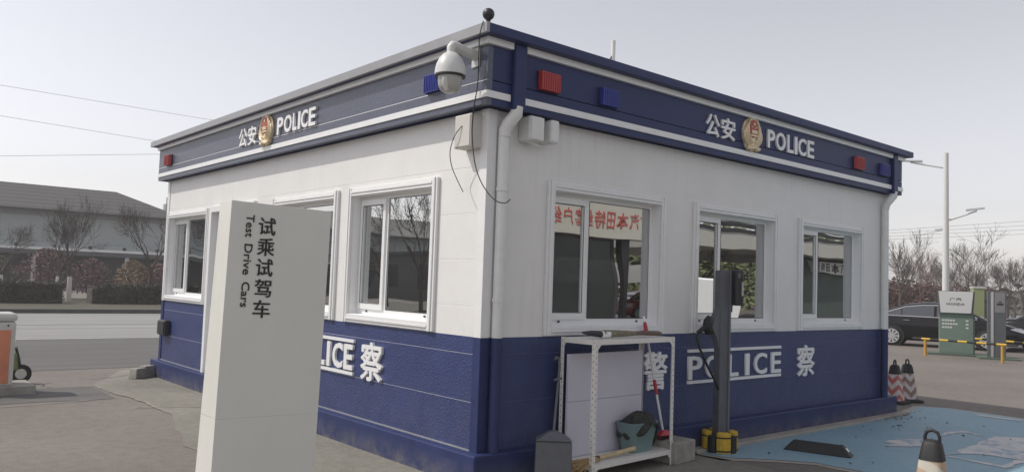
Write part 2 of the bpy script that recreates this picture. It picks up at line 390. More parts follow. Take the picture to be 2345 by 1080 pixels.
for face, Ltot, wins in (('R', LX, WR), ('L', LY, WL)):
    doors = [DOOR] if face == 'L' else []
    bk = MB()
    hol = [(a+JO, b-JO) for a, b in wins]
    for (z0, z1, hs) in ((ZP, WZ0+JO, doors), (WZ0+JO, WZ1-JO, hol+doors), (WZ1-JO, ZF, [])):
        for a, b in spans(hs, .02, Ltot-.02): face_box(bk, face, a, b, -.10, -.0025, z0, z1)
    K_(bk, 'backing_wall', CAULK)
    for i, (z0, z1) in enumerate(rows):
        mt = BLUE if z1 <= ZB+1e-6 else WHITE
        gap = (.0022 if i < 3 else .0036) if face == 'L' else .0004
        g0 = .0 if i == 3 else gap
        g1 = .0 if i == 2 else gap
        if i in (0, 1, 2): hs = doors
        elif i == 7: hs = []
        else: hs = [(a+.03, b-.03) for a, b in wins] + doors
        for a, b in spans(hs, .07, Ltot-.07):
            mb = MB(); face_box(mb, face, a, b, -.013, .0, z0+g0, z1-g1); K_(mb, 'wall_panel', mt)
        if i == 6:
            for a, b in [(a+.03, b-.03) for a, b in wins] + doors:
                mb = MB(); face_box(mb, face, a, b, -.013, 0, WZ1-.01, z1-g1); K_(mb, 'wall_panel', mt)
# the two hidden faces, ceiling, floor and inner partitions
mb = MB(); mb.box(LX-.1, LX, .1, LY-.1, ZP, ZF); mb.box(.1, LX, LY-.1, LY, ZP, ZF); K_(mb, 'outer_wall', WHITE)
K_(MB().box(.1, LX-.1, .1, LY-.1, ZP, ZP+.02), 'interior_floor', INFLOOR)
K_(MB().box(.1, LX-.1, .1, LY-.1, ZF-.12, ZF-.1), 'interior_ceiling', INNER)
mb = MB(); mb.box(.105, 4.6, 3.2, 3.28, ZP+.02, ZF-.12); mb.box(LX-.16, LX-.1, .1, LY-.1, ZP+.02, ZF-.12)
K_(mb, 'partition', INNER)
K_(MB().box(.5, 2.0, .35, .95, ZP+.02, ZP+.78), 'desk', mat('desk_laminate', (.5, .47, .42), .5))
# corner posts
for (cx, cy) in ((0, 0), (LX, 0), (0, LY)):
    for z0, z1, mt in ((ZP, ZB, BLUES), (ZB, ZF, TRIM)):
        mb = MB()
        sx, sy = (1 if cx == 0 else -1), (1 if cy == 0 else -1)
        mb.box(cx-.012*sx, cx+.082*sx, cy-.012*sy, cy-.0*sy+.004*sy, z0, z1)
        mb.box(cx-.012*sx, cx+.004*sx, cy+.004*sy, cy+.082*sy, z0, z1)
        K_(mb, 'corner_trim', mt)
# plinth
K_(MB().box(-OP, LX+OP, -OP, LY+OP, -.2, ZP), 'plinth', BLUES, bevel=.012)
mb = MB(); mb.box(-.012, .004, .08, LY-.08, ZP, ZP+.010)
K_(mb, 'base_flashing', FLASH)
# fascia: panels, soffit, stripes, cap
fz = 3.215
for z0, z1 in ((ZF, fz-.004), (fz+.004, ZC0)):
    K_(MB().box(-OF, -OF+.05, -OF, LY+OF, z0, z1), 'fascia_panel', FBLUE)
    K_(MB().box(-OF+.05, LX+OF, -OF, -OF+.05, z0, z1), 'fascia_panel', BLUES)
mb = MB(); mb.box(-OF+.002, -OF+.06, -OF+.012, LY+OF-.01, fz-.006, fz+.006); K_(mb, 'fascia_joint', CAULK)
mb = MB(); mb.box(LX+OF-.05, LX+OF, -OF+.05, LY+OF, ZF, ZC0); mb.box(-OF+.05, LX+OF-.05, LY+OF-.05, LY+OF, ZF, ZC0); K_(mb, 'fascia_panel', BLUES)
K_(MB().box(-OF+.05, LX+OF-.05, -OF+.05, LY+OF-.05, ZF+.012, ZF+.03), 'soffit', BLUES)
ST = .012
for z0, z1, mt in ((3.073, 3.128, TRIM), (3.497, 3.551, TRIM)):
    d = ST if z0 < 3.2 else .035
    K_(MB().box(-OF-d, -OF+.003, -OF+.003, LY+OF, z0, z1), 'fascia_stripe', mt)
    K_(MB().box(-OF-d, .105, -OF-d, -OF+.003, z0, z1), 'fascia_stripe', mt)
    K_(MB().box(.25, 6.978, -OF-d, -OF+.003, z0, z1), 'fascia_stripe', mt)
    K_(MB().box(7.1, LX+OF+d, -OF-d, -OF+.003, z0, z1), 'fascia_stripe', mt)
K_(MB().box(-OC+.03, LX+OC, -OC, LY+OC, ZC0+.002, ZC), 'roof_cap', BLUES, bevel=.004)
K_(MB().box(-OC-.001, -OC+.03, -OC+.002, LY+OC, ZC0+.001, ZC+.002), 'roof_edge_strip', FLASH)  # grey strip along one cap edge; the rest of the cap is blue
K_(MB().box(-OC+.08, LX+OC-.08, -OC+.08, LY+OC-.08, ZC+.001, ZC+.02), 'roof_sheet', FLASH)
mb = MB(); mb.lathe([(.014, 0), (.02, .03)] , (0, 0, 0), 12); mb.lathe([(.002, .03)] + [(.048*math.sin(PI*i/14), .077-.048*math.cos(PI*i/14)) for i in range(1, 14)] + [(.002, .125)], n=24)
K_(mb, 'roof_finial', DARK, loc=(-.20, -.20, ZC), smooth=50)
# downpipes: boxed drop through the fascia, elbow, pipe down the white wall, painted blue below
for x in (.177, 7.04):
    K_(MB().box(x-.062, x+.062, -OF-.05, -OF-.001, ZF-.01, ZC0-.002), 'pipe_casing', BLUES, bevel=.012)
    e = MB(); e.tube([(x, -OF-.012, ZF+.02), (x-.005, -OF-.012, ZF-.035), (x-.04, -.085, ZF-.12), (x-.055, -.066, ZF-.17), (x-.055, -.062, ZF-.22)], [.05, .055, .055, .052, .05], 14)
    p = K_(e, 'downpipe', PIPE, smooth=40)
    e = MB(); e.tube([(x-.055, -.056, ZF-.2), (x-.055, -.056, ZB+.002)], .046, 14); e.build('pipe_run', PIPE, p, smooth=40)
    e = MB(); e.tube([(x-.055, -.056, ZB), (x-.055, -.056, ZP)], .046, 14); e.build('painted_run', BLUES, p, smooth=40)
    for z in (2.35, 1.45): MB().lathe([(.053, 0), (.053, .03)], (x-.055, -.056, z), 14).build('pipe_clip', PIPE, p, smooth=40)

# windows, built once per width in local axes (x along, -y outward), placed by rotation
def window(u0, u1, face, narrow=.345):
    wd, ht = u1-u0, WZ1-WZ0
    o = .08                                             # surround width
    rot = (0, 0, 0) if face == 'R' else (0, 0, -PI/2)
    loc = (u0, 0, WZ0) if face == 'R' else (0, u1, WZ0)
    dep = .09
    # frame
    fr = MB(); a0, a1, b0, b1 = o, wd-o, o+.005, ht-o; t = .05
    fr.box(a0, a1, dep, dep+.06, b0, b0+t+.012); fr.box(a0, a1, dep, dep+.06, b1-t, b1)
    fr.box(a0, a0+t, dep, dep+.06, b0+t+.012, b1-t); fr.box(a1-t, a1, dep, dep+.06, b0+t+.012, b1-t)
    mx = a0 + (a1-a0)*narrow
    fr.box(mx, mx+.055, dep+.001, dep+.06, b0+t+.012, b1-t)
    f = K_(fr, 'window', UPVC, loc=loc, rot=rot)
    # reeded surround: three steps proud of the wall
    sr = MB()
    for (i0, i1, pr) in ((0, .026, .03), (.026, .052, .042), (.052, .08, .034)):
        sr.box(i0, i1, -pr, .0, 0, ht); sr.box(wd-i1, wd-i0, -pr, 0, 0, ht)
        sr.box(.08, wd-.08, -pr+.003, 0, ht-i1-.004, ht-i0-.004)
        sr.box(.08, wd-.08, -pr+.003, 0, i0+.003, i1+.003)
    for k in (.026, .052): pass
    sr.box(o-.012, o, 0, dep+.06, .07, ht-.07); sr.box(wd-o, wd-o+.012, 0, dep+.06, .07, ht-.07)
    sr.box(o, wd-o, .0, dep+.06, ht-o, ht-o+.012); sr.box(o, wd-o, 0, dep+.06, o-.012, o+.004)
    sr.build('surround', TRIM, f, bevel=.005)
    # sliding sash with its own frame
    sa = MB(); s0, s1, q0, q1 = a0+t, mx, b0+t+.012, b1-t; k = .052
    y0, y1 = dep-.018, dep+.02
    sa.box(s0-.02, s1+.012, y0, y1, q0-.012, q0+k); sa.box(s0-.02, s1+.012, y0, y1, q1-k, q1+.012)
    sa.box(s0-.02, s0+k-.02, y0, y1, q0+k, q1-k); sa.box(s1-k+.012, s1+.012, y0, y1, q0+k, q1-k)
    sa.build('sash', UPVC, f, bevel=.004)
    MB().box(s0+k-.022, s1-k+.014, dep+.001, dep+.005, q0+k-.002, q1-k+.002).build('pane', PANE, f)
    MB().box(mx+.053, a1-t+.002, dep+.006, dep+.010, q0-.002, q1+.002).build('pane', PANE, f)
    gk = MB()
    for (g0, g1, z0, z1, yy) in ((s0+k-.02, s1-k+.012, q0+k, q1-k, dep-.0195), (mx+.055, a1-t, q0, q1, dep-.0015)):
        e = .006
        gk.box(g0, g1, yy, yy+.003, z0-e, z0); gk.box(g0, g1, yy, yy+.003, z1, z1+e)
        gk.box(g0-e, g0, yy, yy+.003, z0, z1); gk.box(g1, g1+e, yy, yy+.003, z0, z1)
    gk.build('gasket', RUBBER, f)
    hd = MB(); hd.tube([(mx+.12, dep+.03, q0+.45), (mx+.12, dep+.065, q0+.46), (mx+.12, dep+.065, q0+.58), (mx+.12, dep+.03, q0+.59)], .009, 6); hd.build('handle', UPVC, f)
    for dx in (a0+.18, a1-.22):
        MB().box(dx, dx+.03, dep-.004, dep-.0005, b0+.022, b0+.04).build('drain_cap', DARK, f)
    return f
for a, b in WR: window(a, b, 'R')
for a, b in WL: window(a, b, 'L')
# door
dr = MB(); d0, d1, dz = DOOR[0], DOOR[1], 2.52
dr.box(-.045, .08, d1-.085, d1, ZP, dz); dr.box(-.045, .08, d0, d0+.085, ZP, dz); dr.box(-.045, .08, d0+.085, d1-.085, dz-.085, dz)
dor = K_(dr, 'door', TRIM, bevel=.005)
MB().box(.06, .10, d0+.085, d1-.085, ZP+.01, dz-.085).build('door_leaf', UPVC, dor)
MB().box(.052, .06, d0+.25, d1-.25, 1.2, 2.3).build('pane', PANE, dor)
MB().box(.03, .06, d0+.12, d0+.15, 1.15, 1.4).build('handle', CHROME, dor)

# raised letters
FR = -OF-.001
for ch, a, b in (('P', 3.88, 4.03), ('O', 4.052, 4.254), ('L', 4.293, 4.426), ('I', 4.452, 4.51), ('C', 4.533, 4.709), ('E', 4.74, 4.891)):
    glyph('letter', ch, b-a, .205, .02, LETTER, K, (a, FR, 3.222), R_FACE, .022)
for ch, a, b in (('公', 2.735, 2.972), ('安', 3.0, 3.252)):
    glyph('letter', ch, b-a, .23, .02, LETTER, K, (a, FR, 3.195), R_FACE, -.022)
for ch, a, b in (('P', 3.726, 3.57), ('O', 3.541, 3.347), ('L', 3.316, 3.217), ('I', 3.185, 3.131), ('C', 3.111, 2.951), ('E', 2.925, 2.77)):
    glyph('letter', ch, a-b, .2, .025, LETTER, K, (FR, a, 3.222), L_FACE, .022)
for ch, a, b in (('公', 4.85, 4.597), ('安', 4.565, 4.318)):
    glyph('letter', ch, a-b, .235, .025, LETTER, K, (FR, a, 3.19), L_FACE, -.022)
for ch, a, b in (('P', 2.70, 2.935), ('O', 2.995, 3.25), ('L', 3.40, 3.59), ('I', 3.72, 3.80), ('C', 3.895, 4.151), ('E', 4.242, 4.445)):
    glyph('letter', ch, b-a, .235, .02, LETTER, K, (a, -.001, .69), R_FACE, .014)
for ch, a, b in (('警', 2.0, 2.36), ('察', 4.811, 5.206)):
    glyph('letter', ch, b-a, .37, .02, LETTER, K, (a, -.001, .62), R_FACE, -.022)
for z in (.648, .966):
    K_(MB().box(2.695, 4.445, -.021, -.001, z, z+.03), 'lettering_bar', LETTER)
    K_(MB().box(-.026, -.001, 1.97, 3.20, z, z+.03), 'lettering_bar', LETTER)
for ch, a, b in (('P', 3.2, 3.0), ('O', 2.97, 2.75), ('L', 2.732, 2.56), ('I', 2.515, 2.45), ('C', 2.395, 2.185), ('E', 2.157, 1.984)):
    glyph('letter', ch, a-b, .25, .025, LETTER, K, (-.001, a, .695), L_FACE, .028)
for ch, a, b in (('察', 1.824, 1.435), ('警', 3.75, 3.36)):
    glyph('letter', ch, a-b, .37, .025, LETTER, K, (-.001, a, .63), L_FACE, -.022)

# police badges: gold shield with wreath, ribbon, red field, stars and gate
def star(cx, cy, r, rot=PI/2):
    return [(cx+(r if i % 2 == 0 else r*.4)*math.cos(rot+i*PI/5), cy+(r if i % 2 == 0 else r*.4)*math.sin(rot+i*PI/5)) for i in range(10)]
def badge(face, pos):
    b = MB()
    half = [(.0, -.195), (.09, -.185), (.125, -.155), (.13, -.125), (.175, -.06), (.185, .02), (.165, .095), (.12, .14), (.075, .155), (.06, .195), (0, .205)]
    poly = half + [(-x, y) for x, y in half[-2:0:-1]]
    b.prism(poly, 0, .018, 'z')
    o = b.build('badge', GOLD, K); mm = face.to_4x4(); mm.translation = Vector(pos); o.matrix_local = mm
    lv = MB()
    for s in (-1, 1):
        for k, (w0, h0) in enumerate(((.165, .1), (.135, .12), (.108, .13))):
            pts = [(s*(w0*math.sin(t)), -.16+.02*k + (h0+.15)*(1-math.cos(t))*.5 + .02, .024+.006*k) for t in [i*PI/9*.95+.12 for i in range(9)]]
            lv.tube(pts, [.006, .016, .02, .02, .019, .017, .014, .010, .004], 6)
    lv.build('wreath', GOLD, o, smooth=60)
    MB().prism([(.092*math.cos(i*PI/16), .055+.115*math.sin(i*PI/16)) for i in range(32)], .018, .032, 'z').build('badge_rim', GOLD, o)
    MB().prism([(.078*math.cos(i*PI/16), .055+.1*math.sin(i*PI/16)) for i in range(32)], .032, .038, 'z').build('badge_field', REDE, o)
    st = MB(); st.prism(star(0, .105, .026), .038, .046, 'z')
    for x, y in ((-.045, .075), (-.02, .058), (.02, .058), (.045, .075)): st.prism(star(x, y, .012), .038, .045, 'z')
    st.build('star', GOLD, o)
    gt = MB(); gt.box(-.05, .05, .0, .022, .038, .048); gt.prism([(-.058, .022), (.058, .022), (.04, .036), (-.04, .036)], .038, .05, 'z')
    gt.box(-.062, .062, -.03, -.012, .036, .046)
    gt.build('gate', GOLD, o)
    rb = MB(); rb.tube([(-.12, -.155, .03), (-.06, -.17, .036), (0, -.15, .042), (.06, -.17, .036), (.12, -.155, .03)], [.02, .026, .022, .026, .02], 8)
    rb.prism([(-.07, -.12), (.0, -.16), (.07, -.12), (.03, -.05), (-.03, -.05)], .02, .034, 'z')
    rb.build('ribbon', GOLD, o, smooth=60)
badge(R_FACE, (3.572, FR, 3.325))
badge(L_FACE, (FR, 4.04, 3.322))

# ------------------------------------------------------------------ fittings on the kiosk
def lamp(m, face, u, wd, label, group):
    b = MB(); ht = .165
    b.box(0, wd, 0, ht, 0, .012)
    o_ = b.build('warning_lamp', DARK, None, label=label, cat='warning lamp', group=group)
    l = MB(); l.prism([(.004, .012), (wd-.004, .012), (wd-.014, .05), (.014, .05)], .004, ht-.004, 'y')
    n = 9
    for i in range(n):
        x = .018 + (wd-.036)*i/(n-1)
        l.box(x-.005, x+.005, .012, ht-.012, .0505, .056)
    l.build('lens', m, o_, bevel=.004)
    mm = face.to_4x4(); mm.translation = Vector((u, FR, 3.225) if face is R_FACE else (FR, u, 3.215)); o_.matrix_world = mm
GLP = 'flat warning lamps along the kiosk fascia'
lamp(REDL, R_FACE, .395, .24, 'red warning lamp on the shaded fascia nearest the drainpipe elbow', GLP)
lamp(BLUL, R_FACE, 1.14, .24, 'blue warning lamp on the shaded fascia beside a red one near the corner', GLP)
lamp(REDL, R_FACE, 5.895, .24, 'red warning lamp on the shaded fascia beyond the word POLICE', GLP)
lamp(BLUL, R_FACE, 6.62, .24, 'blue warning lamp at the far end of the shaded fascia', GLP)
lamp(REDL, L_FACE, 7.72, .24, 'red warning lamp at the far end of the sunlit fascia', GLP)
lamp(BLUL, L_FACE, .70, .24, 'ribbed blue warning lamp just behind the dome camera', GLP)

c = thing('dome_camera', 'white dome surveillance camera on a bracket at the kiosk corner', 'security camera', (-OF, .005, 3.42))
CW = mat('camera_white_plastic', (.62, .62, .60), .38, noise=(12, .06))
MB().box(-.012, -.001, -.035, .065, -.085, .075).build('mount_plate', CW, c, bevel=.004)
b = MB(); b.tube([(-.012, .015, .01), (-.12, .012, .022), (-.215, .01, .04), (-.245, .008, .04), (-.26, .008, .02), (-.26, .008, -.015)], [.042, .039, .038, .038, .037, .034], 14)
b.build('bracket_arm', CW, c, smooth=50)
b = MB(); b.lathe([(.118, -.205), (.124, -.2), (.122, -.16), (.112, -.115), (.092, -.07), (.062, -.035), (.036, -.02), (.034, .0)], (-.26, .008, 0), 28)
b.build('housing', CW, c, smooth=50)
b = MB(); b.lathe([(.122, -.215), (.122, -.2052)], (-.26, .008, 0), 28); b.build('seal', RUBBER, c)
b = MB(); b.lathe([(.004, -.345), (.05, -.338), (.078, -.318), (.092, -.285), (.098, -.2155)], (-.26, .008, 0), 28); b.build('dome', mat('dome_plastic', (.42, .42, .40), .25), c, smooth=50)
b = MB(); b.tube([(-.338, -.03, -.232), (-.328, -.028, -.29), (-.303, -.02, -.33)], [.024, .028, .018], 12); b.build('lens_cover', CW, c, smooth=60)

box_m = mat('beige_box_plastic', (.58, .56, .52), .5, noise=(8, .06))
b = MB(); b.box(-.125, -.001, .07, .29, 2.70, 2.975); o = b.build('junction_box', box_m, None, label='beige junction box under the sunlit fascia below the dome camera', cat='junction box', bevel=.006)
MB().box(-.131, -.1255, .08, .28, 2.71, 2.965).build('lid', box_m, o, bevel=.003)
b = MB(); b.box(.315, .475, -.16, -.001, 2.79, 3.0); o = b.build('junction_box', PIPE, None, label='larger white box beside the drainpipe elbow under the shaded fascia', cat='junction box', bevel=.02)
MB().box(.325, .465, -.168, -.1605, 2.80, 2.99).build('lid', PIPE, o, bevel=.004)
b = MB(); b.box(.555, .655, -.16, -.001, 2.80, 3.0); o = b.build('junction_box', PIPE, None, label='slimmer white box on the shaded wall, farther from the drainpipe', cat='junction box', bevel=.02)
MB().tube([(.33, -.1, 2.785), (.42, -.12, 2.765), (.53, -.11, 2.765), (.6, -.1, 2.795)], .006, 6).build('cable_loop', PIPE, o)
b = MB(); b.box(-.09, -.001, 7.53, 7.86, .64, .87); o = b.build('socket_box', DARK, None, label='small black outdoor box on the blue wall at its far end', cat='utility box', bevel=.02)
MB().box(-.1, -.0905, 7.55, 7.84, .66, .85).build('lid', DARK, o, bevel=.004)
def cable(pts, label, r=.0045):
    cu = MB(); P = [Vector(p) for p in pts]; out = []
    for i in range(len(P)-1):
        p0, p1, p2, p3 = P[max(i-1, 0)], P[i], P[i+1], P[min(i+2, len(P)-1)]
        for j in range(6):
            t = j/6; out.append(.5*((2*p1)+(p2-p0)*t+(2*p0-5*p1+4*p2-p3)*t*t+(3*p1-p0-3*p2+p3)*t**3))
    out.append(P[-1])
    return cu.tube(out, r, 6).build('cable', WIRE, None, smooth=60, label=label, cat='cable')
cable([(-.25, -.20, 3.64), (-.262, -.18, 3.54), (-.19, -.08, 3.5), (-.165, -.05, 3.2), (-.17, -.02, 3.0), (-.15, .02, 2.8), (-.14, -.02, 2.55), (-.14, -.12, 2.38), (-.14, -.27, 2.25), (-.14, -.4, 2.21), (-.14, -.47, 2.235)], 'long loose black cable hanging down the kiosk corner past the camera')
cable([(-.133, .18, 2.88), (-.16, .24, 2.80), (-.15, .31, 2.68), (-.12, .32, 2.56), (-.10, .26, 2.44), (-.09, .19, 2.34)], 'short loose black wire dangling from the beige junction box', .004)
rp = thing('roof_mast', 'short white mast with a thin stay rising from the kiosk roof', 'mast', (2.97, 1.38, ZC+.02))
MB().tube([(0, 0, 0), (0, 0, .90)], .026, 12).build('pole', PIPE, rp, smooth=50)
MB().tube([(-.01, 0, .72), (-.3, .05, .3), (-.32, .05, 0)], .009, 6).build('stay', GREYM, rp)

# ------------------------------------------------------------------ test drive sign
SG = mat('sign_warm_white_paint', (.73, .73, .675), .34, noise=(1.5, .03), bump=(3, .06, .012), streak=.10, dirt=(.5, .35))
INK = mat('sign_black_vinyl', (.018, .018, .018), .5)
sg = thing('parking_sign', 'tall off-white totem sign reading Test Drive Cars in front of the kiosk', 'sign', (-2.505, -1.0, 0), (0, math.radians(1.2), 0))
T0, T1, zj, zt = .24, .16, .868, 1.98
W_ = .566
for z0, z1, nm in ((.02, zj-.001, 'lower_panel'), (zj+.001, zt, 'upper_panel')):
    d0, d1 = T0+(T1-T0)*z0/zt, T0+(T1-T0)*z1/zt
    MB().hexa([(0, 0, z0), (W_, 0, z0), (W_, d0, z0), (0, d0, z0), (0, 0, z1), (W_, 0, z1), (W_, d1, z1), (0, d1, z1)]).build(nm, SG, sg, bevel=.0015)
MB().hexa([(.002, .002, zj-.01), (W_-.002, .002, zj-.01), (W_-.008, .18, zj-.01), (.008, .18, zj-.01), (.002, .002, zj+.01), (W_-.002, .002, zj+.01), (W_-.008, .18, zj+.01), (.008, .18, zj+.01)]).build('seam', SG, sg)
MB().box(-.1, W_+.1, -.12, .4, .0, .02).build('base_plate', FLASH, sg)
for i, ch in enumerate('试乘试驾车'):
    glyph('letter', ch, .094, .094, .003, INK, sg, (.152, -.001, 1.815-i*.1085), R_FACE, -.014)
for wd_, z, ln in (('Test', 1.915, .118), ('Drive', 1.762, .16), ('Cars', 1.565, .13)):
    glyph('lettering', wd_, ln, .043, .003, INK, sg, (.083, -.001, z), R_DOWN, .008)

# ------------------------------------------------------------------ shelf and the things on it
SH = thing('metal_shelf', 'white slotted-angle metal shelf standing against the blue wall', 'shelf', (.83, -.48, 0), (0, 0, math.radians(4)))
SW, SD, SHH = 1.15, .38, 1.165
for x in (0, SW):
    for y in (0, SD):
        sx, sy = (1 if x == 0 else -1), (1 if y == 0 else -1)
        b = MB(); b.box(x, x+.036*sx, y, y+.003*sy, 0, SHH); b.box(x, x+.003*sx, y+.003*sy, y+.036*sy, 0, SHH)
        lg = b.build('leg', STEELW, SH)
        b = MB(); z = .06
        while z < SHH-.05:
            b.box(x+.015*sx, x+.021*sx, y-.0012*sy, y-.0002*sy, z, z+.010); b.box(x-.0012*sx, x-.0002*sx, y+.015*sy, y+.021*sy, z+.02, z+.030); z += .05
        b.build('slot_hole', DARK, lg, kind='stuff')
for z in (.10, SHH-.045):
    b = MB(); b.box(.004, SW-.004, .004, SD-.004, z+.037, z+.041)
    b.box(.037, SW-.037, .0035, .006, z, z+.037); b.box(.037, SW-.037, SD-.006, SD-.0035, z, z+.037)
    b.box(.0035, .006, .037, SD-.037, z, z+.037); b.box(SW-.006, SW-.0035, .037, SD-.037, z, z+.037)
    b.build('shelf_board', STEELW, SH)
    for x, s in ((.036, 1), (SW-.036, -1)):
        for y in (.0005, SD-.0025):
            MB().prism([(x, z-.04), (x+.04*s, z), (x, z)][::s], y, y+.002, 'y').build('gusset', STEELW, SH)
def on_shelf(x, y, z): # shelf local -> world
    a = math.radians(4); return (.83+x*math.cos(a)-y*math.sin(a), -.48+x*math.sin(a)+y*math.cos(a), z)
BRD = mat('lavender_white_board', (.60, .585, .66), .5, noise=(3, .04))
for z0, z1, lb in ((.143, .612, 'pale lavender board, lower of two standing in the shelf'), (.614, 1.02, 'pale lavender board stacked on another inside the shelf')):
    b = MB(); b.box(-.52, .52, -.014, .014, 0, z1-z0)
    b.build('foam_board', BRD, None, loc=on_shelf(.545, .315-.0*z0, z0), rot=(0, 0, math.radians(3.5)), bevel=.004, label=lb, cat='board', group='pale boards standing in the metal shelf')
bn = thing('plastic_bin', 'teal green plastic bin on the lower shelf', 'bin', on_shelf(.83, .17, .1415), (0, 0, math.radians(4)))
TEAL = mat('teal_plastic', (.155, .235, .24), .4, noise=(10, .08))
b = MB(); b.lathe([(.105, 0), (.145, .25), (.152, .25), (.152, .262), (.138, .262), (.1, .012)], (0, 0, 0), 24, sq=.45); 
for i, v in enumerate(b.v): b.v[i] = (v[0]*1.38, v[1]*.8, v[2])
b.build('tub', TEAL, bn, smooth=50)
# dark rag heaped over the bin rim
def lump(name, rx, ry, rz, seed, m, loc, label, cat, droop=0, parent=None, n=22):
    rnd = random.Random(seed); ph = [(rnd.uniform(2, 7), rnd.uniform(0, 6), rnd.uniform(.06, .2)) for _ in range(6)]
    b = MB(); rowsn = 12
    prof = []
    vs = []
    for i in range(rowsn+1):
        v = -PI/2 + PI*i/rowsn
        for j in range(n):
            t = 2*PI*j/n
            k = 1+sum(a*math.sin(f*t+p+2.3*v*f/3) for f, p, a in ph)
            z = rz*math.sin(v)*(1+.3*math.sin(3*t+seed)) - droop*max(0, math.cos(v)*k-.62)*(1+.6*math.sin(2*t+1))
            vs.append((rx*math.cos(v)*k*math.cos(t), ry*math.cos(v)*k*math.sin(t), z))
    fs = [(i*n+j, i*n+(j+1) % n, (i+1)*n+(j+1) % n, (i+1)*n+j) for i in range(rowsn) for j in range(n)]
    b.add(vs, fs); o = b.build(name, m, parent, loc=loc, smooth=180, label=label, cat=cat)
    s = o.modifiers.new('soft', 'SUBSURF'); s.levels = s.render_levels = 1
    return o
lump('cloth_rag', .205, .13, .04, 4, mat('dark_rag_cloth', (.035, .036, .032), .95, noise=(18, .5), bump=(40, .6, .01)), on_shelf(.84, .15, .445), 'crumpled dark rag heaped over the rim of the teal bin', 'rag', droop=.28)
# block behind the shelf
b = MB(); b.box(-.17, .17, -.15, .15, 0, .20); b.build('concrete_block', CONC, None, loc=(2.12, -.285, .004), rot=(0, 0, math.radians(5)), bevel=.012, label='grey concrete block on the ground between shelf and charging post', cat='block')
# red and white mop leaning on wall
mp = thing('brush', 'long-handled red brush with a red and white pole leaning on the wall', 'brush', (2.03, -.26, .205))
top = Vector((1.915, -.075, 1.335)) - Vector((2.03, -.26, .205)); P = lambda t: tuple(top*t)
MB().tube([P(.06), P(.84)], .0115, 10).build('pole', mat('white_pole_metal', (.72, .72, .70), .3), mp)
MB().tube([P(.36), P(.37), P(.47), P(.48)], [.013, .017, .017, .013], 10).build('clamp', mat('red_plastic', (.42, .03, .04), .4), mp)
MB().tube([P(.82), P(.83), P(.93), P(.955)], [.014, .021, .019, .013], 10).build('grip', MATS['red_plastic'], mp)
MB().tube([P(.955), P(1.0)], [.014, .012], 10).build('grip_cap', UPVC, mp)
b = MB(); b.hexa([(-.10, -.035, .04), (.10, -.045, .03), (.10, .045, .03), (-.10, .035, .04), (-.03, -.02, .085), (.03, -.02, .085), (.03, .02, .085), (-.03, .02, .085)]); b.build('brush_head', MATS['red_plastic'], mp, bevel=.008)
b = MB(); rnd = random.Random(3)
for i in range(90):
    x, y = rnd.uniform(-.09, .09), rnd.uniform(-.035, .035); b.tube([(x, y, .04), (x*1.15+rnd.uniform(-.01, .01), y*1.2, .0)], .003, 3, caps=False)
b.build('bristles', mat('dark_bristle', (.09, .03, .03), .8), mp, kind='stuff')
# straw broom lying on the lower shelf
br = thing('straw_broom', 'straw broom with a thick pale handle lying on the lower shelf', 'broom', on_shelf(.60, .085, .162), (0, 0, math.radians(2)))
WOOD = mat('pale_wood', (.52, .40, .24), .7, noise=(20, .25)); STRAW = mat('straw', (.42, .29, .14), .85, noise=(40, .4))
MB().tube([(.08, 0, .03), (-.15, 0, .015), (-.42, 0, .0)], [.021, .019, .018], 10).build('handle', WOOD, br, smooth=50)
b = MB(); rnd = random.Random(5)
for i in range(170):
    y, z = rnd.gauss(0, .014), rnd.gauss(0, .008); e = rnd.uniform(-.24, -.12)*1.0
    b.tube([(-.40, y*.6, z*.6), (-.62, y*2.2, z*1.5-.01), (-.62+e*.9, y*4.2+rnd.gauss(0, .01), z*3-.04+rnd.gauss(0, .012))], .0032, 3, caps=False)
b.build('bristles', STRAW, br, kind='stuff')
MB().tube([(-.43, 0, 0), (-.40, 0, 0)], .024, 10).build('binding', DARK, br)
# folded umbrella on the top
um = thing('folded_umbrella', 'folded khaki umbrella with dark tip lying on top of the shelf', 'umbrella', on_shelf(.10, .14, SHH+.031), (0, 0, math.radians(2)))
KH = mat('khaki_cloth', (.20, .18, .12), .85, noise=(18, .3), bump=(30, .5, .01))
MB().tube([(-.10, 0, .02), (0, 0, .012), (.16, 0, 0)], [.008, .024, .03], 10).build('tip', DARK, um, smooth=60)
MB().tube([(.13, 0, 0), (.2, 0, 0), (.235, 0, 0)], [.032, .034, .033], 12).build('strap', UPVC, um, smooth=50)
b = MB(); b.tube([(.15, 0, .004), (.3, .002, .004), (.48, -.004, .002), (.62, .003, 0)], [.033, .031, .026, .017], 9); b.build('canopy', KH, um)
MB().tube([(.60, 0, 0), (.72, .004, .004), (.90, .0, -.004), (.965, 0, -.008), (.985, .0, -.01)], [.017, .022, .021, .019, .01], 10).build('handle', mat('brown_speckled_grip', (.14, .09, .075), .6, noise=(90, .6)), um, smooth=60)
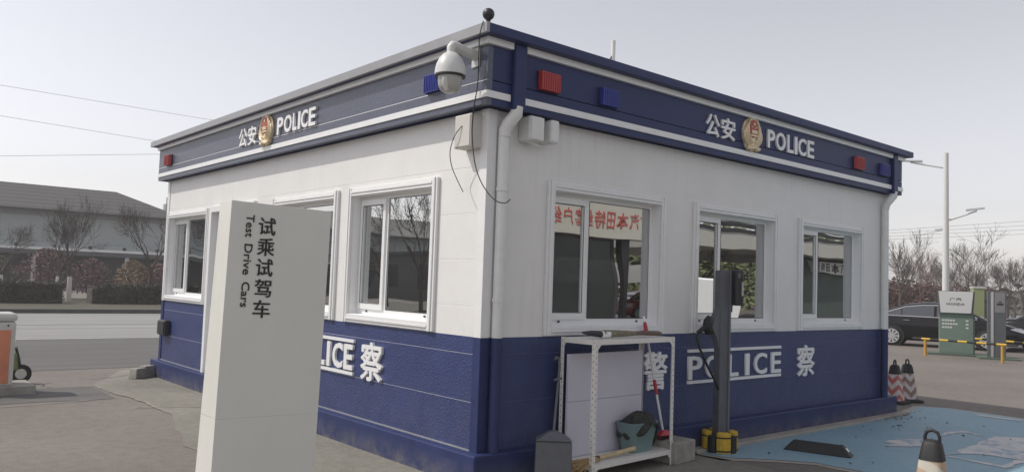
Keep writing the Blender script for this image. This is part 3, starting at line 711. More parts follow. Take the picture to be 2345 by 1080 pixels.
# dustpan with long handle
dp = thing('dustpan', 'grey lidded dustpan with long handle leaning beside the shelf', 'dustpan', (.50, -.36, .004), (0, 0, math.radians(-40)))
GP = mat('grey_plastic', (.10, .105, .115), .45, noise=(14, .12))
b = MB(); b.hexa([(-.15, -.09, 0), (.15, -.09, 0), (.15, .12, 0), (-.15, .12, 0), (-.145, -.06, .36), (.145, -.06, .36), (.135, .10, .36), (-.135, .10, .36)]); b.build('pan', GP, dp, bevel=.015)
b = MB(); b.hexa([(-.15, -.075, .362), (.15, -.075, .362), (.14, .11, .362), (-.14, .11, .362), (-.03, .0, .43), (.03, .0, .43), (.03, .06, .43), (-.03, .06, .43)]); b.build('lid', GP, dp, bevel=.006)
b = MB(); b.tube([(0, .03, .41), (.03, .16, .75), (.045, .2, .92), (.04, .215, .985), (.02, .20, 1.0), (.0, .18, .985)], [.011, .011, .012, .013, .014, .012], 8); b.build('handle', GP, dp, smooth=60)
b = MB(); b.tube([(.0, .14, .82), (.06, .19, .83)], .012, 8); b.build('hook', GP, dp)

# ------------------------------------------------------------------ charging post with guard
cp = thing('charging_post', 'dark grey charging post with cable and connector on a side bracket', 'charging post', (2.90, -.27, 0), (0, 0, math.radians(-12)))
b = MB(); b.box(-.062, .062, -.045, .045, 0, 1.81); b.build('post', GREYM, cp, bevel=.006)
b = MB(); b.box(.048, .066, -.06, -.0455, 0, 1.81); b.build('edge_strip', mat('charger_light_grey', (.16, .165, .18), .4), cp)
b = MB(); b.prism([(-.062, 1.02), (-.062, 1.44), (-.115, 1.34), (-.16, 1.24), (-.15, 1.21), (-.10, 1.13)][::-1], -.04, .04, 'y'); b.build('holster_bracket', GREYM, cp, bevel=.006)
b = MB(); b.box(.066, .17, -.13, .1, 1.46, 1.82); cu = b.build('charger_unit', DARK, cp, bevel=.018)
MB().box(.135, .158, -.1325, -.1305, 1.56, 1.70).build('label_strip', mat('grey_label', (.45, .45, .45), .4), cu)
MB().box(.08, .12, -.1325, -.1305, 1.74, 1.79).build('status_window', GREYM, cu)
b = MB(); b.tube([(.11, -.02, 1.46), (.11, -.02, 1.40), (.085, -.02, 1.385), (.06, -.02, 1.40)], .009, 8); b.build('lead', WIRE, cp, smooth=60)
b = MB(); b.tube([(-.135, .0, 1.21), (-.175, .0, 1.20), (-.20, .0, 1.245), (-.195, 0, 1.30), (-.17, 0, 1.345)], [.04, .048, .046, .038, .02], 12)
b.tube([(-.19, 0, 1.25), (-.26, .0, 1.215), (-.315, .0, 1.18)], [.03, .024, .018], 10); b.build('connector', RUBBER, cp, smooth=60)
b = MB(); b.tube([(-.31, 0, 1.18), (-.33, -.0, 1.13), (-.30, -.02, 1.02), (-.22, -.04, .86), (-.13, -.05, .72), (-.065, -.04, .62)], .012, 8); b.build('cable', WIRE, cp, smooth=60)
gd = thing('post_guard', 'yellow and black padded guard around the foot of the charging post', 'guard', (2.90, -.27, .004), (0, 0, math.radians(-40)))
for i in range(8):
    a0, a1 = i*PI/4-PI/8+(-.08 if i % 2 == 0 else .12), (i+1)*PI/4-PI/8-(-.08 if i % 2 == 0 else .12)
    poly = [(.10*math.cos(a0), .10*math.sin(a0))] + [( (.168+.012*math.sin(PI*j/4))*math.cos(a0+(a1-a0)*j/4), (.168+.012*math.sin(PI*j/4))*math.sin(a0+(a1-a0)*j/4)) for j in range(5)] + [(.10*math.cos(a1), .10*math.sin(a1))]
    k = i % 2 == 0
    MB().prism(poly, 0, .205 if k else .17, 'z').build('pad', YEL if k else BLKF, gd, bevel=.014)
    if k: 
        MB().prism([(p[0]*1.012, p[1]*1.012) for p in poly[1:-1]] + [(poly[-2][0]*.97, poly[-2][1]*.97), (poly[1][0]*.97, poly[1][1]*.97)], .15, .165, 'z').build('band', BLKF, gd)
        MB().prism([(p[0]*1.012, p[1]*1.012) for p in poly[1:-1]] + [(poly[-2][0]*.97, poly[-2][1]*.97), (poly[1][0]*.97, poly[1][1]*.97)], .02, .035, 'z').build('band', BLKF, gd)

# ------------------------------------------------------------------ wheel stop and cones
ws = thing('wheel_stop', 'black rubber wheel stop lying on the blue parking bay', 'wheel stop', (3.715, -.88, .008), (0, 0, math.radians(-72)))
b = MB(); b.hexa([(-.33, -.085, 0), (.33, -.085, 0), (.33, .085, 0), (-.33, .085, 0), (-.24, -.045, .10), (.24, -.045, .10), (.24, .045, .10), (-.24, .045, .10)]); b.build('stop_body', RUBBER, ws, bevel=.012)
MB().hexa([(.262, -.02, .077), (.29, -.02, .047), (.29, .02, .047), (.262, .02, .077), (.266, -.018, .081), (.294, -.018, .051), (.294, .018, .051), (.266, .018, .081)]).build('reflector', UPVC, ws)

def chevron(name, c1, c2, pitch=.16, k=1.1, off=0.0, worn=.3, diag=False):
    m = bpy.data.materials.new(name); m.use_nodes = True; MATS[name] = m
    n, l = m.node_tree.nodes, m.node_tree.links; b = n['Principled BSDF']; b.inputs['Roughness'].default_value = .45
    tc = n.new('ShaderNodeTexCoord'); sp = n.new('ShaderNodeSeparateXYZ'); l.new(tc.outputs['Object'], sp.inputs[0])
    def mth(op, a, c=None, d=None):
        x = n.new('ShaderNodeMath'); x.operation = op
        for i, q in enumerate((a, c, d)):
            if q is None: continue
            if isinstance(q, (int, float)): x.inputs[i].default_value = q
            else: l.new(q, x.inputs[i])
        return x.outputs[0]
    ax, ay = mth('ABSOLUTE', sp.outputs[0]), mth('ABSOLUTE', sp.outputs[1])
    t = mth('ADD', sp.outputs[0], sp.outputs[1]) if diag else mth('MINIMUM', ax, ay)
    v = mth('FRACT', mth('DIVIDE', mth('ADD', mth('MULTIPLY_ADD', t, -k, sp.outputs[2]), off+5.0), pitch))
    f = mth('GREATER_THAN', v, .5)
    ns = n.new('ShaderNodeTexNoise'); ns.inputs['Scale'].default_value = 14; ns.inputs['Detail'].default_value = 6; l.new(tc.outputs['Object'], ns.inputs['Vector'])
    mx = n.new('ShaderNodeMix'); mx.data_type = 'RGBA'; l.new(f, mx.inputs[0]); mx.inputs[6].default_value = (*c1, 1); mx.inputs[7].default_value = (*c2, 1)
    m2 = n.new('ShaderNodeMix'); m2.data_type = 'RGBA'; m2.inputs[7].default_value = (.33, .29, .25, 1)
    l.new(mth('MULTIPLY', ns.outputs['Fac'], worn), m2.inputs[0]); l.new(mx.outputs[2], m2.inputs[6]); l.new(m2.outputs[2], b.inputs['Base Color'])
    return m
def cone(loc, rz, m, label, grp):
    t = thing('traffic_cone', label, 'traffic cone', loc, (0, 0, rz), grp)
    b = MB(); b.lathe([(.19, 0), (.19, .035), (.165, .045), (.14, .05)], (0, 0, 0), 24, sq=.8); b.build('base', RUBBER, t, smooth=40)
    b = MB(); b.lathe([(.132, .05), (.078, .445)], (0, 0, 0), 28, sq=.3); b.build('body', m, t, smooth=60)
    b = MB(); b.lathe([(.083, .438), (.08, .45), (.062, .55), (.045, .575), (.02, .58)], (0, 0, 0), 24, sq=.25); b.build('cap', RUBBER, t, smooth=50)
    b = MB(); b.tube([(-.047, 0, .555), (-.048, 0, .60), (-.036, 0, .632), (0, 0, .647), (.036, 0, .632), (.048, 0, .60), (.047, 0, .555)], .012, 8); b.build('loop_handle', RUBBER, t, smooth=60)
    return t
CH1 = chevron('red_white_chevrons', (.48, .10, .10), (.62, .58, .56))
CH2 = chevron('dull_red_white_chevrons', (.26, .15, .13), (.60, .57, .54), off=.05)
CH3 = chevron('faded_orange_chevrons', (.50, .36, .25), (.60, .57, .48), pitch=.17, k=.5, off=.045, worn=.25, diag=True)
cone((8.44, .44, 0), math.radians(45-130+90), CH1, 'bright red and white chevron cone next to the kiosk plinth', 'chevron traffic cones with black caps')
cone((8.83, .42, 0), math.radians(50), CH2, 'duller brown-red chevron cone standing behind a brighter one', 'chevron traffic cones with black caps')
cone((2.10, -2.62, .010), math.radians(97), CH3, 'faded orange and cream cone alone on the blue bay in front', 'chevron traffic cones with black caps')
# litter along the wall and on the bay
b = MB(); rnd = random.Random(11)
for i in range(110):
    if i < 70: x, y = rnd.gauss(6.9, .35), -.16-abs(rnd.gauss(0, .12))
    elif i < 92: x, y = rnd.gauss(6.2, .4), -.5-abs(rnd.gauss(0, .3))
    else: x, y = rnd.uniform(3.2, 7.8), rnd.uniform(-2.2, -.3)
    r = rnd.uniform(.008, .03); a = rnd.uniform(0, PI)
    b.add([(x+r*math.cos(a+k*PI/2)*(1 if k % 2 else .5), y+r*math.sin(a+k*PI/2)*(1 if k % 2 else .5), .013+rnd.uniform(0, .012)) for k in range(4)] + [(x, y, .013+r*.5)], [(0, 1, 4), (1, 2, 4), (2, 3, 4), (3, 0, 4)])
b.build('leaf_litter', mat('dry_leaf_litter', (.05, .05, .035), .9, noise=(30, .6)), None, kind='stuff', label='dry leaves and grit scattered on the blue bay', cat='litter')
b = MB()
for i in range(90):
    x, y = rnd.gauss(6.95, .2), -.17-abs(rnd.gauss(0, .05)); h = rnd.uniform(.02, .07); dx, dy = rnd.uniform(-.04, .04), rnd.uniform(-.05, .02)
    b.add([(x-.004, y, .008), (x+.004, y, .008), (x+dx, y+dy, h)], [(0, 1, 2)])
b.build('weeds', mat('dry_weed', (.13, .14, .06), .8), None, kind='stuff', label='dry weeds at the foot of the plinth', cat='weeds')

# ------------------------------------------------------------------ things by the road on the sunlit side
kb = thing('kerb_block', 'grey kerb blocks lying at the far plinth corner', 'kerb block', (-.30, 7.75, .004), (0, 0, math.radians(35)))
b = MB(); b.hexa([(-.22, -.07, 0), (0, -.07, 0), (0, .07, 0), (-.22, .07, 0), (-.19, -.06, .15), (0, -.06, .15), (0, .06, .15), (-.19, .06, .15)]); b.build('block', CONC, kb, bevel=.01)
b = MB(); b.hexa([(.006, -.06, 0), (.22, -.06, 0), (.22, .07, 0), (.006, .07, 0), (.006, -.05, .17), (.21, -.05, .17), (.21, .06, .17), (.006, .06, .17)]); b.build('block', CONC, kb, bevel=.01)
bg_ = thing('barrier_cabinet', 'orange and pale grey barrier gate cabinet on a concrete island', 'barrier gate', (-2.32, 6.95, .10), (0, 0, math.radians(0)))
ORG = mat('orange_panel_paint', (.60, .22, .12), .45, noise=(3, .15)); PG = mat('pale_grey_paint', (.55, .55, .52), .4, noise=(6, .06))
b = MB(); b.box(-.36, .19, -.17, .2, 0, .80); b.build('housing', PG, bg_, bevel=.02)
b = MB(); b.box(-.33, .135, -.18, -.1705, .03, .70); b.build('front_panel', ORG, bg_, bevel=.004)
b = MB(); b.box(-.38, .205, -.19, .22, .802, .915); b.build('top_cover', PG, bg_, bevel=.05)
MB().lathe([(.012, 0), (.012, .01)], (0, 0, 0), 10).build('lock', DARK, bg_, loc=(.10, -.172, .755), rot=(PI/2, 0, 0))
b = MB(); b.tube([(-.3, .02, .84), (-3.5, .02, .84)], .035, 8); b.build('boom_arm', mat('boom_paint', (.6, .6, .58), .4), bg_)
b = MB(); b.box(-1.6, .42, -.35, .35, 0, .10); b.build('traffic_island', CONC, None, loc=(-2.32, 6.95, .004), kind='structure')
sc = thing('electric_scooter', 'small dark electric scooter half hidden behind the orange cabinet', 'scooter', (-2.18, 7.80, .004), (0, 0, math.radians(-9)))
GRNP = mat('yellow_green_plastic', (.17, .20, .08), .4)
for x in (-.3, .3):
    b = MB(); b.tube([(x, -.028, .13), (x, .028, .13)], .13, 18); wl = b.build('wheel', RUBBER, sc, smooth=40)
    MB().tube([(x, -.03, .13), (x, .03, .13)], .07, 14).build('hub', PG, wl, smooth=40)
b = MB(); b.hexa([(-.34, -.08, .12), (.1, -.08, .1), (.1, .08, .1), (-.34, .08, .12), (-.38, -.06, .34), (-.05, -.06, .30), (-.05, .06, .30), (-.38, .06, .34)]); b.build('body', DARK, sc, bevel=.03)
b = MB(); b.hexa([(-.36, -.07, .345), (-.02, -.06, .32), (-.02, .06, .32), (-.36, .07, .345), (-.36, -.06, .385), (-.02, -.05, .36), (-.02, .05, .36), (-.36, .06, .385)]); b.build('seat', RUBBER, sc, bevel=.015)
b = MB(); b.tube([(.3, 0, .13), (.26, 0, .34), (.22, 0, .50)], [.02, .022, .016], 10); b.build('stem', DARK, sc)
b = MB(); b.hexa([(.18, -.07, .18), (.27, -.05, .18), (.27, .05, .18), (.18, .07, .18), (.19, -.05, .42), (.24, -.04, .42), (.24, .04, .42), (.19, .05, .42)]); b.build('leg_shield', GRNP, sc, bevel=.02)
b = MB(); b.tube([(.18, -.2, .50), (.22, -.08, .49), (.22, .08, .49), (.18, .2, .50)], .013, 8); b.build('handlebar', DARK, sc)
for y in (-.17, .17):
    b = MB(); b.tube([(.19, y, .50), (.2, y*1.2, .60)], .006, 6); b.tube([(.19, y*1.22, .60), (.21, y*1.22, .60)], [.03, .034], 12); b.build('mirror', CHROME, sc)

# ------------------------------------------------------------------ right-hand background: totems, rails, cars, lamps
WT = mat('totem_white', (.68, .68, .67), .4); GT = mat('totem_green_grey', (.17, .235, .195), .45, noise=(5, .05)); DG = mat('totem_dark_side', (.07, .08, .08), .45)
tang = math.radians(-50)
tt = thing('service_totem', 'wide green and white service totem behind a striped rail', 'sign', (20.76, 4.13, 0), (0, 0, math.radians(-64)))
b = MB(); b.box(-.43, .43, 0, .22, .06, 1.18); b.build('lower_panel', GT, tt, bevel=.006)
b = MB(); b.prism([(-.47, 1.84), (-.43, 1.18), (.43, 1.18), (.47, 1.84)], -.02, .2, 'y'); b.build('side_shell', DG, tt)
b = MB(); b.prism([(-.455, 1.83), (-.40, 1.215), (.37, 1.215), (.425, 1.83)], -.03, -.0205, 'y'); b.build('head_panel', WT, tt)
b = MB(); b.box(-.43, .43, -.012, -.0005, 1.10, 1.18); b.build('top_strip', mat('totem_green_dark', (.07, .12, .09), .5), tt)  # dark green strip across the top of the lower panel
b = MB(); b.box(.432, .47, .0, .22, .06, 1.18); b.build('side_fin', DG, tt)
b = MB(); b.box(-.75, .85, -.3, .55, 0, .055); b.build('plinth', mat('totem_plinth', (.10, .13, .10), .7), tt)
glyph('lettering', '广汽', .30, .10, .003, DARK, tt, (-.17, -.031, 1.55), R_FACE, .005, 1)
glyph('lettering', 'HONDA', .46, .075, .003, DARK, tt, (-.25, -.031, 1.43), R_FACE, .008, 1)
for i, (a, z) in enumerate(((.30, .97), (.38, .87), (.23, .77))):
    b = MB(); x = -.36
    while x < -.36+a: b.box(x, x+.052, -.003, -.0005, z, z+.05); x += .068
    b.box(.24, .31, -.003, -.0005, z, z+.045); b.build('text_row', WT, tt, kind='stuff')
t2 = thing('narrow_totem', 'narrow dark grey totem with a bright edge strip behind the striped rail', 'sign', (20.45, 3.0, 0), (0, 0, math.radians(-64)))
b = MB(); b.box(-.19, .24, 0, .22, .05, 1.85); b.build('panel', mat('totem_dark_grey', (.10, .11, .115), .4, noise=(4, .06)), t2, bevel=.006)
b = MB(); b.box(-.12, -.055, -.012, -.0005, .06, 1.84); b.build('edge_strip', mat('bright_strip', (.55, .55, .56), .25, metal=.6), t2)
b = MB(); b.box(-.03, .22, -.008, -.0005, 1.28, 1.83); b.build('head_panel', mat('totem_mid_grey', (.22, .22, .22), .5), t2)
b = MB(); b.box(.02, .18, -.0105, -.0085, 1.48, 1.53); b.box(.06, .14, -.0105, -.0085, 1.55, 1.58); b.build('text_row', DARK, t2, kind='stuff')
b = MB(); b.box(-.42, .55, -.25, .5, 0, .05); b.build('plinth', MATS['totem_plinth'], t2)
def rail(ax, bx, posts, label, ext=.35):
    A, B = Vector((*ax, 0)), Vector((*bx, 0)); d = (B-A).normalized(); L = (B-A).length; h = .47
    t = thing('striped_rail', label, 'barrier rail', (*ax, 0), (0, 0, math.atan2(d.y, d.x)), 'low yellow and black rails round the totems')
    n = int((L+2*ext)/.24)
    for i in range(n):
        x0 = -ext+(L+2*ext)*i/n; x1 = -ext+(L+2*ext)*(i+1)/n
        MB().tube([(x0, 0, h), (x1, 0, h)], .031, 10).build('rail_band', YEL if i % 2 else BLKF, t, smooth=40)
    for x in posts:
        MB().tube([(x*L, 0, .0), (x*L, 0, h-.03)], .04, 10).build('post', mat('post_yellow', (.50, .28, .05), .5), t, smooth=40)
rail((19.45, 4.45), (19.25, 2.45), (0, 1), 'striped yellow and black rail in front of the totems')
rail((21.9, 4.35), (21.2, 2.45), (0, 1), 'striped yellow and black rail running behind the totems')

CARP = mat('black_car_paint', (.004, .004, .005), .25, coat=.35, spec=.3)
TYRE = mat('tyre_rubber', (.016, .016, .016), .75); RIM = mat('alloy_rim', (.62, .62, .63), .3, metal=.5); LITE = mat('headlight_lens', (.6, .62, .65), .1); RLIT = mat('tail_light_red', (.35, .01, .01), .2)
def sedan(loc, rz, label, CARP=CARP, nm='black_sedan', grp='black sedans parked beyond the totems'):
    t = thing(nm, label, 'car', loc, (0, 0, rz), grp)
    st = [(-2.45, .36, .80, .66), (-2.38, .28, .94, .78), (-2.1, .22, 1.0, .87), (-1.6, .20, 1.0, .91), (-.8, .19, .97, .925), (0, .19, .95, .925), (.8, .19, .93, .92), (1.3, .2, .91, .91), (1.8, .2, .84, .89), (2.15, .22, .74, .84), (2.36, .26, .64, .74), (2.44, .34, .56, .60)]
    rings = []
    for x, zb, zt_, hw in st:
        h = [(0, zb), (hw*.85, zb), (hw*.97, zb+.10), (hw*1.0, zb+(zt_-zb)*.45), (hw*.985, zt_-.14), (hw*.95, zt_-.06), (hw*.86, zt_), (hw*.5, zt_+.03), (0, zt_+.035)]
        rings.append([(x, y, z) for y, z in h] + [(x, -y, z) for y, z in h[-2:0:-1]])
    n = len(rings[0]); b = MB(); vs = [v for r in rings for v in r]
    fs = [(i*n+j, i*n+(j+1) % n, (i+1)*n+(j+1) % n, (i+1)*n+j) for i in range(len(rings)-1) for j in range(n)]
    fs += [tuple(range(n-1, -1, -1)), tuple((len(rings)-1)*n+j for j in range(n))]
    b.add(vs, [f[::-1] for f in fs]); b.build('body', CARP, t, smooth=35)
    gh = [(-1.95, 1.0, .79), (-1.5, 1.21, .69), (-1.0, 1.38, .62), (-.5, 1.445, .59), (.0, 1.46, .585), (.4, 1.43, .595), (.8, 1.24, .67), (1.35, .95, .78)]
    b = MB(); rr = []
    for x, zt_, hw in gh: rr.append([(x, .80, .90), (x, hw+.01, zt_-.05), (x, hw-.07, zt_), (x, 0, zt_+.02), (x, -hw+.07, zt_), (x, -hw-.01, zt_-.05), (x, -.80, .90)])
    n = 7; b.add([v for r in rr for v in r], [(i*n+j+1, i*n+j, (i+1)*n+j, (i+1)*n+j+1) for i in range(len(rr)-1) for j in range(n-1)])
    rf = b.build('roof', CARP, t, smooth=35)
    def yz(x, z):                                         # cabin side surface half width at x,z
        for i in range(len(gh)-1):
            if gh[i][0] <= x <= gh[i+1][0]:
                k = (x-gh[i][0])/(gh[i+1][0]-gh[i][0]); zt_ = gh[i][1]+k*(gh[i+1][1]-gh[i][1])-.05; hw = gh[i][2]+k*(gh[i+1][2]-gh[i][2])+.01
                return .80+(hw-.80)*max(0, min(1, (z-.90)/max(.05, zt_-.90)))
        return .8
    def topz(x):
        for i in range(len(gh)-1):
            if gh[i][0] <= x <= gh[i+1][0]: return gh[i][1]+(x-gh[i][0])/(gh[i+1][0]-gh[i][0])*(gh[i+1][1]-gh[i][1])
    for s in (-1, 1):
        for x0, x1 in ((-1.52, -1.12), (-1.09, -.15), (-.07, 1.0)):
            k = 8; top_ = []; bot = []
            for i in range(k+1):
                x = x0+(x1-x0)*i/k; z1 = max(1.005, topz(x)-.10); z0 = 1.0-.01*(x+1.5)
                top_.append((x, s*(yz(x, z1)+.006), z1)); bot.append((x, s*(yz(x, z0)+.012), z0))
            b = MB(); b.add(bot+top_, [((i, i+1, k+2+i, k+1+i) if s < 0 else (k+1+i, k+2+i, i+1, i)) for i in range(k)]); b.build('side_window', CARG, rf)
        xs = [-1.6, -1.55, -1.3, -1.0, -.5, 0, .4, .8, 1.08]
        b = MB(); b.tube([(x, s*(yz(x, max(1.0, topz(x)-.085))+.012), max(1.0, topz(x)-.085)) for x in xs] , .02, 6)
        b.tube([(x, s*(yz(x, .99)+.018), .995-.01*(x+1.5)) for x in xs], .018, 6); b.build('chrome_trim', RIM, rf)
        for xw in (-1.40, 1.38):
            b = MB(); b.tube([(xw, s*.70, .33), (xw, s*.932, .33)], .385, 28); b.build('wheel_arch', RUBBER, t)
            b = MB(); b.tube([(xw, s*.74, .325), (xw, s*.93, .325), (xw, s*.945, .325)], [.325, .325, .30], 28); wl = b.build('wheel', TYRE, t, smooth=40)
            b = MB()
            for q in range(10):
                a = q*PI/5; ca, sa = math.cos(a), math.sin(a); px, pz = -sa, ca
                for (r0, r1, w0, w1) in ((.03, .225, .018, .04),):
                    v = [(xw+ca*r+px*wv*e, yy, .325+sa*r+pz*wv*e) for yy in (s*.946, s*.958) for r, wv, e in ((r0, w0, -1), (r1, w1, -1), (r1, w1, 1), (r0, w0, 1))]
                    b.hexa(v)
            b.tube([(xw, s*.946, .325), (xw, s*.965, .325)], .05, 14)
            for q in range(28):
                a, a2 = q*PI/14, (q+1)*PI/14
                b.hexa([(xw+math.cos(A)*r, yy, .325+math.sin(A)*r) for yy in (s*.946, s*.957) for A, r in ((a, .21), (a2, .21), (a2, .24), (a, .24))])
            b.build('rim', RIM, wl)
        b = MB(); b.add([(1.95, s*.86, .70), (2.3, s*.735, .60), (2.40, s*.60, .60), (2.36, s*.62, .675), (2.1, s*.80, .755)], [(0, 1, 2, 3, 4) if s < 0 else (4, 3, 2, 1, 0)])
        for i, v in enumerate(b.v): b.v[i] = (v[0]+.02, v[1]+s*.035, v[2]+.01)
        b.build('headlight', LITE, t)
        b = MB(); b.box(-2.44, -2.25, s*.62, s*.85, .78, .92); b.build('tail_light', RLIT, t)
        for x in (-.95, .12):
            b = MB(); b.tube([(x-.1, s*.925, .86), (x-.08, s*.95, .86), (x+.08, s*.95, .86), (x+.1, s*.925, .86)], .014, 6); b.build('door_handle', CHROME, t)
        b = MB(); b.hexa([(.78, s*.86, .98), (.98, s*.86, .98), (.98, s*1.06, .98), (.78, s*1.04, .98), (.80, s*.86, 1.1), (.96, s*.86, 1.08), (.95, s*1.05, 1.08), (.80, s*1.04, 1.1)]); b.build('mirror', CARP, t)
    for pts in ([(.84, .55), (1.30, .66)], [(-1.85, .66), (-1.1, .52)]):
        (x0, w0), (x1, w1) = pts
        b = MB(); b.add([(x0, -w0, topz(x0)+.012), (x0, w0, topz(x0)+.012), (x1, w1, topz(x1)+.016), (x1, -w1, topz(x1)+.016), (x0, 0, topz(x0)+.035), (x1, 0, topz(x1)+.035)], [(0, 4, 5, 3), (4, 1, 2, 5)] if x0 > 0 else [(0, 4, 5, 3), (4, 1, 2, 5)])
        b.build('windscreen' if x0 > 0 else 'rear_window', CARG, rf)
    b = MB(); b.box(2.40, 2.452, -.42, .42, .46, .60); b.build('grille', CHROME, t)
    b = MB(); b.box(2.38, 2.445, -.26, .26, .34, .44); b.build('plate', mat('number_plate_blue', (.03, .08, .3), .4), t)
    return t
hd = math.atan2(-.95, .31)
nrm = Vector((.95, .31, 0))
sedan(Vector((23.62, 5.72, 0))+nrm*.93, hd, 'black sedan parked side on directly behind the wide green totem')
sedan(Vector((27.3, 2.6, 0)), hd-.05, 'black sedan with bright roof partly hidden at the picture edge')

def street_lamp(loc, H, arms, label, r=.11):
    t = thing('street_lamp', label, 'street lamp', loc, (0, 0, 0), 'white street lamps')
    MB().tube([(0, 0, 0), (0, 0, H)], [r*1.15, r*.8], 12).build('pole', mat('lamp_pole_white', (.66, .66, .64), .4), t, smooth=60)
    for (dx, dy, z0, z1) in arms:
        d = Vector((dx, dy, 0)); L = d.length; u = d/L
        a = MB(); a.tube([(0, 0, z0), tuple(u*L*.5+Vector((0, 0, z0+(z1-z0)*.6))), tuple(u*L*.8+Vector((0, 0, z1)))], [.045, .04, .04], 8); ar = a.build('arm', MATS['lamp_pole_white'], t, smooth=60)
        p0, p1 = u*L*.52+Vector((0, 0, z1-.02)), u*L+Vector((0, 0, z1+(z1-z0)*.2)); q = Vector((-u.y, u.x, 0))
        h = MB(); up_ = Vector((0, 0, .10)); h.hexa([tuple(p0-q*.10), tuple(p1-q*.13), tuple(p1+q*.13), tuple(p0+q*.10), tuple(p0-q*.07+up_), tuple(p1-q*.08+up_*.7), tuple(p1+q*.08+up_*.7), tuple(p0+q*.07+up_)]); h.build('lamp_head', mat('lamp_head_grey', (.35, .36, .37), .4), ar)
street_lamp((38.0, 11.0, 0), 8.85, [(-.75, 1.85, 8.1, 8.45), (.62, -1.55, 5.45, 5.95)], 'tall white street lamp with two arms behind the totem', .15)
street_lamp((75, 27.5, 0), 8.2, [(1.2, -2.2, 7.6, 8.1)], 'distant street lamp half hidden by bare trees at the kiosk edge')
kx = thing('green_cabinet', 'yellow-green cabinet standing behind the wide totem', 'cabinet', (27.5, 5.92, 0), (0, 0, -1.05))
MB().box(-.17, .17, -.3, .3, .1, 2.02).build('housing', mat('yellow_green_paint', (.29, .33, .16), .5), kx, bevel=.01)
MB().box(-.19, .19, -.32, .32, 2.02, 2.09).build('top', PG, kx)
MB().box(-.15, .15, -.2, .2, 0, .1).build('foot', DARK, kx)

# ------------------------------------------------------------------ bare trees
def tree_meshes(seed, H, spread=.5, trunk_r=.14, fork=.25, levels=5, up_bias=.25, mt=BARK, wash=False):
    rnd = random.Random(seed); tk = MB(); tw = MB()
    def grow(p, d, L, r, lev):
        n = 3 if lev < 3 else 2
        pts = [p]; q = p.copy(); dd = d.copy()
        for i in range(n):
            dd = (dd + Vector((rnd.gauss(0, .13), rnd.gauss(0, .13), rnd.gauss(.02, .08)))).normalized(); q = q+dd*L/n; pts.append(q.copy())
        rs = [r*(1-.42*i/n) for i in range(n+1)]
        (tk if lev < 2 else tw).tube(pts, rs, 7 if lev < 1 else (5 if lev < 3 else 3), caps=False)
        if lev >= levels: return
        k = rnd.choice((2, 3, 3)) if lev else rnd.choice((3, 4))
        if lev >= 2: k += 1
        for i in range(k):
            t = rnd.uniform(.45, 1.0) if lev else rnd.uniform(.7, 1.0)
            if i == 0: t = 1.0
            f = t*n; a = min(int(f), n-1); base = pts[a].lerp(pts[a+1], f-a)
            ang = rnd.uniform(.25, .95)*spread*1.6 if i else rnd.uniform(.05, .35)
            ax = dd.orthogonal().normalized(); ax.rotate(Matrix.Rotation(rnd.uniform(0, 2*PI), 3, dd))
            nd = dd.copy(); nd.rotate(Matrix.Rotation(ang, 3, ax)); nd = (nd+Vector((0, 0, up_bias*rnd.uniform(.3, 1)))).normalized()
            grow(base, nd, L*rnd.uniform(.62, .86), max(.0045, r*(1-.42*t)*rnd.uniform(.5, .74)), lev+1)
    grow(Vector((0, 0, -.05)), Vector((rnd.uniform(-.08, .08), rnd.uniform(-.08, .08), 1)).normalized(), H*fork, trunk_r, 0)
    zmax = max(v[2] for v in tw.v); k = H/zmax
    for b in (tk, tw): b.v = [(x*k, y*k, z*k) for x, y, z in b.v]
    a = tk.mesh('trunk', mt); c = tw.mesh('crown', mt)
    for m in (a, c): m.polygons.foreach_set('use_smooth', [True]*len(m.polygons))
    return a, c
TV = [tree_meshes(21, 5, .55, .085, .22), tree_meshes(34, 5, .42, .075, .26), tree_meshes(57, 5, .62, .085, .2), tree_meshes(68, 5, .5, .075, .24, mt=BARK2), tree_meshes(92, 5, .35, .065, .3)]
def tree(v, x, y, H, rz, label, group, wash=False, z=0):
    t = thing('bare_tree', label, 'tree', (x, y, z), (0, 0, rz), group)
    k = H/5; t.scale = (k, k, k)
    link('trunk', TV[v][0], t); link('crown', TV[v][1], t)
    if wash: MB().tube([(0, 0, 0), (0, 0, 1.1/k)], [.115/k, .095/k], 9).build('whitewash', WASH, t, smooth=60)
    return t
GR = 'bare trees beyond the parked cars'
def right_tree(v, px, D, H, rz, label):
    k = (px-1172.5)/1830.8; d = Vector((fw.x, fw.y, 0)).normalized()+Vector((rt.x, rt.y, 0))*k; d.normalize()
    p = Vector((CAM.x, CAM.y, 0))+d*D; tree(v, p.x, p.y, H*(.79 if D < 65 else .84), rz, label, GR)
for a in ((0, 2062, 50, 7.0, .3, 'leaning bare tree rising right beside the kiosk drainpipe'), (3, 2103, 52, 6.6, 1.2, 'reddish bare tree above the rear of the parked sedan'), (1, 2150, 58, 5.8, 2.0, 'slim bare tree just before the lamp pole'),
          (3, 2185, 55, 5.2, 2.6, 'small reddish bare tree behind the wide totem head'), (2, 2246, 47, 6.9, .9, 'broad spreading bare tree behind the wide green totem'), (4, 2282, 60, 5.6, 3.3, 'slender bare tree between the two totems'),
          (0, 2312, 56, 6.0, 4.2, 'bare tree directly above the narrow dark totem'), (1, 2345, 52, 5.6, 5.0, 'bare tree at the picture edge above the second sedan')):
    right_tree(*a)
FAR = ['faint far bare tree between the leaning tree and the reddish one', 'faint far bare tree just past the reddish tree', 'faint far bare tree just beyond the lamp pole', 'faint far bare tree in the gap between the two totems', 'faint far bare tree past the narrow totem', 'small faint bare tree above the wide totem', 'faint far bare tree cut by the kiosk drainpipe', 'tallest faint bare tree directly behind the lamp pole', 'faint far bare tree over the narrow totem', 'faint far bare tree at the very edge of the picture']
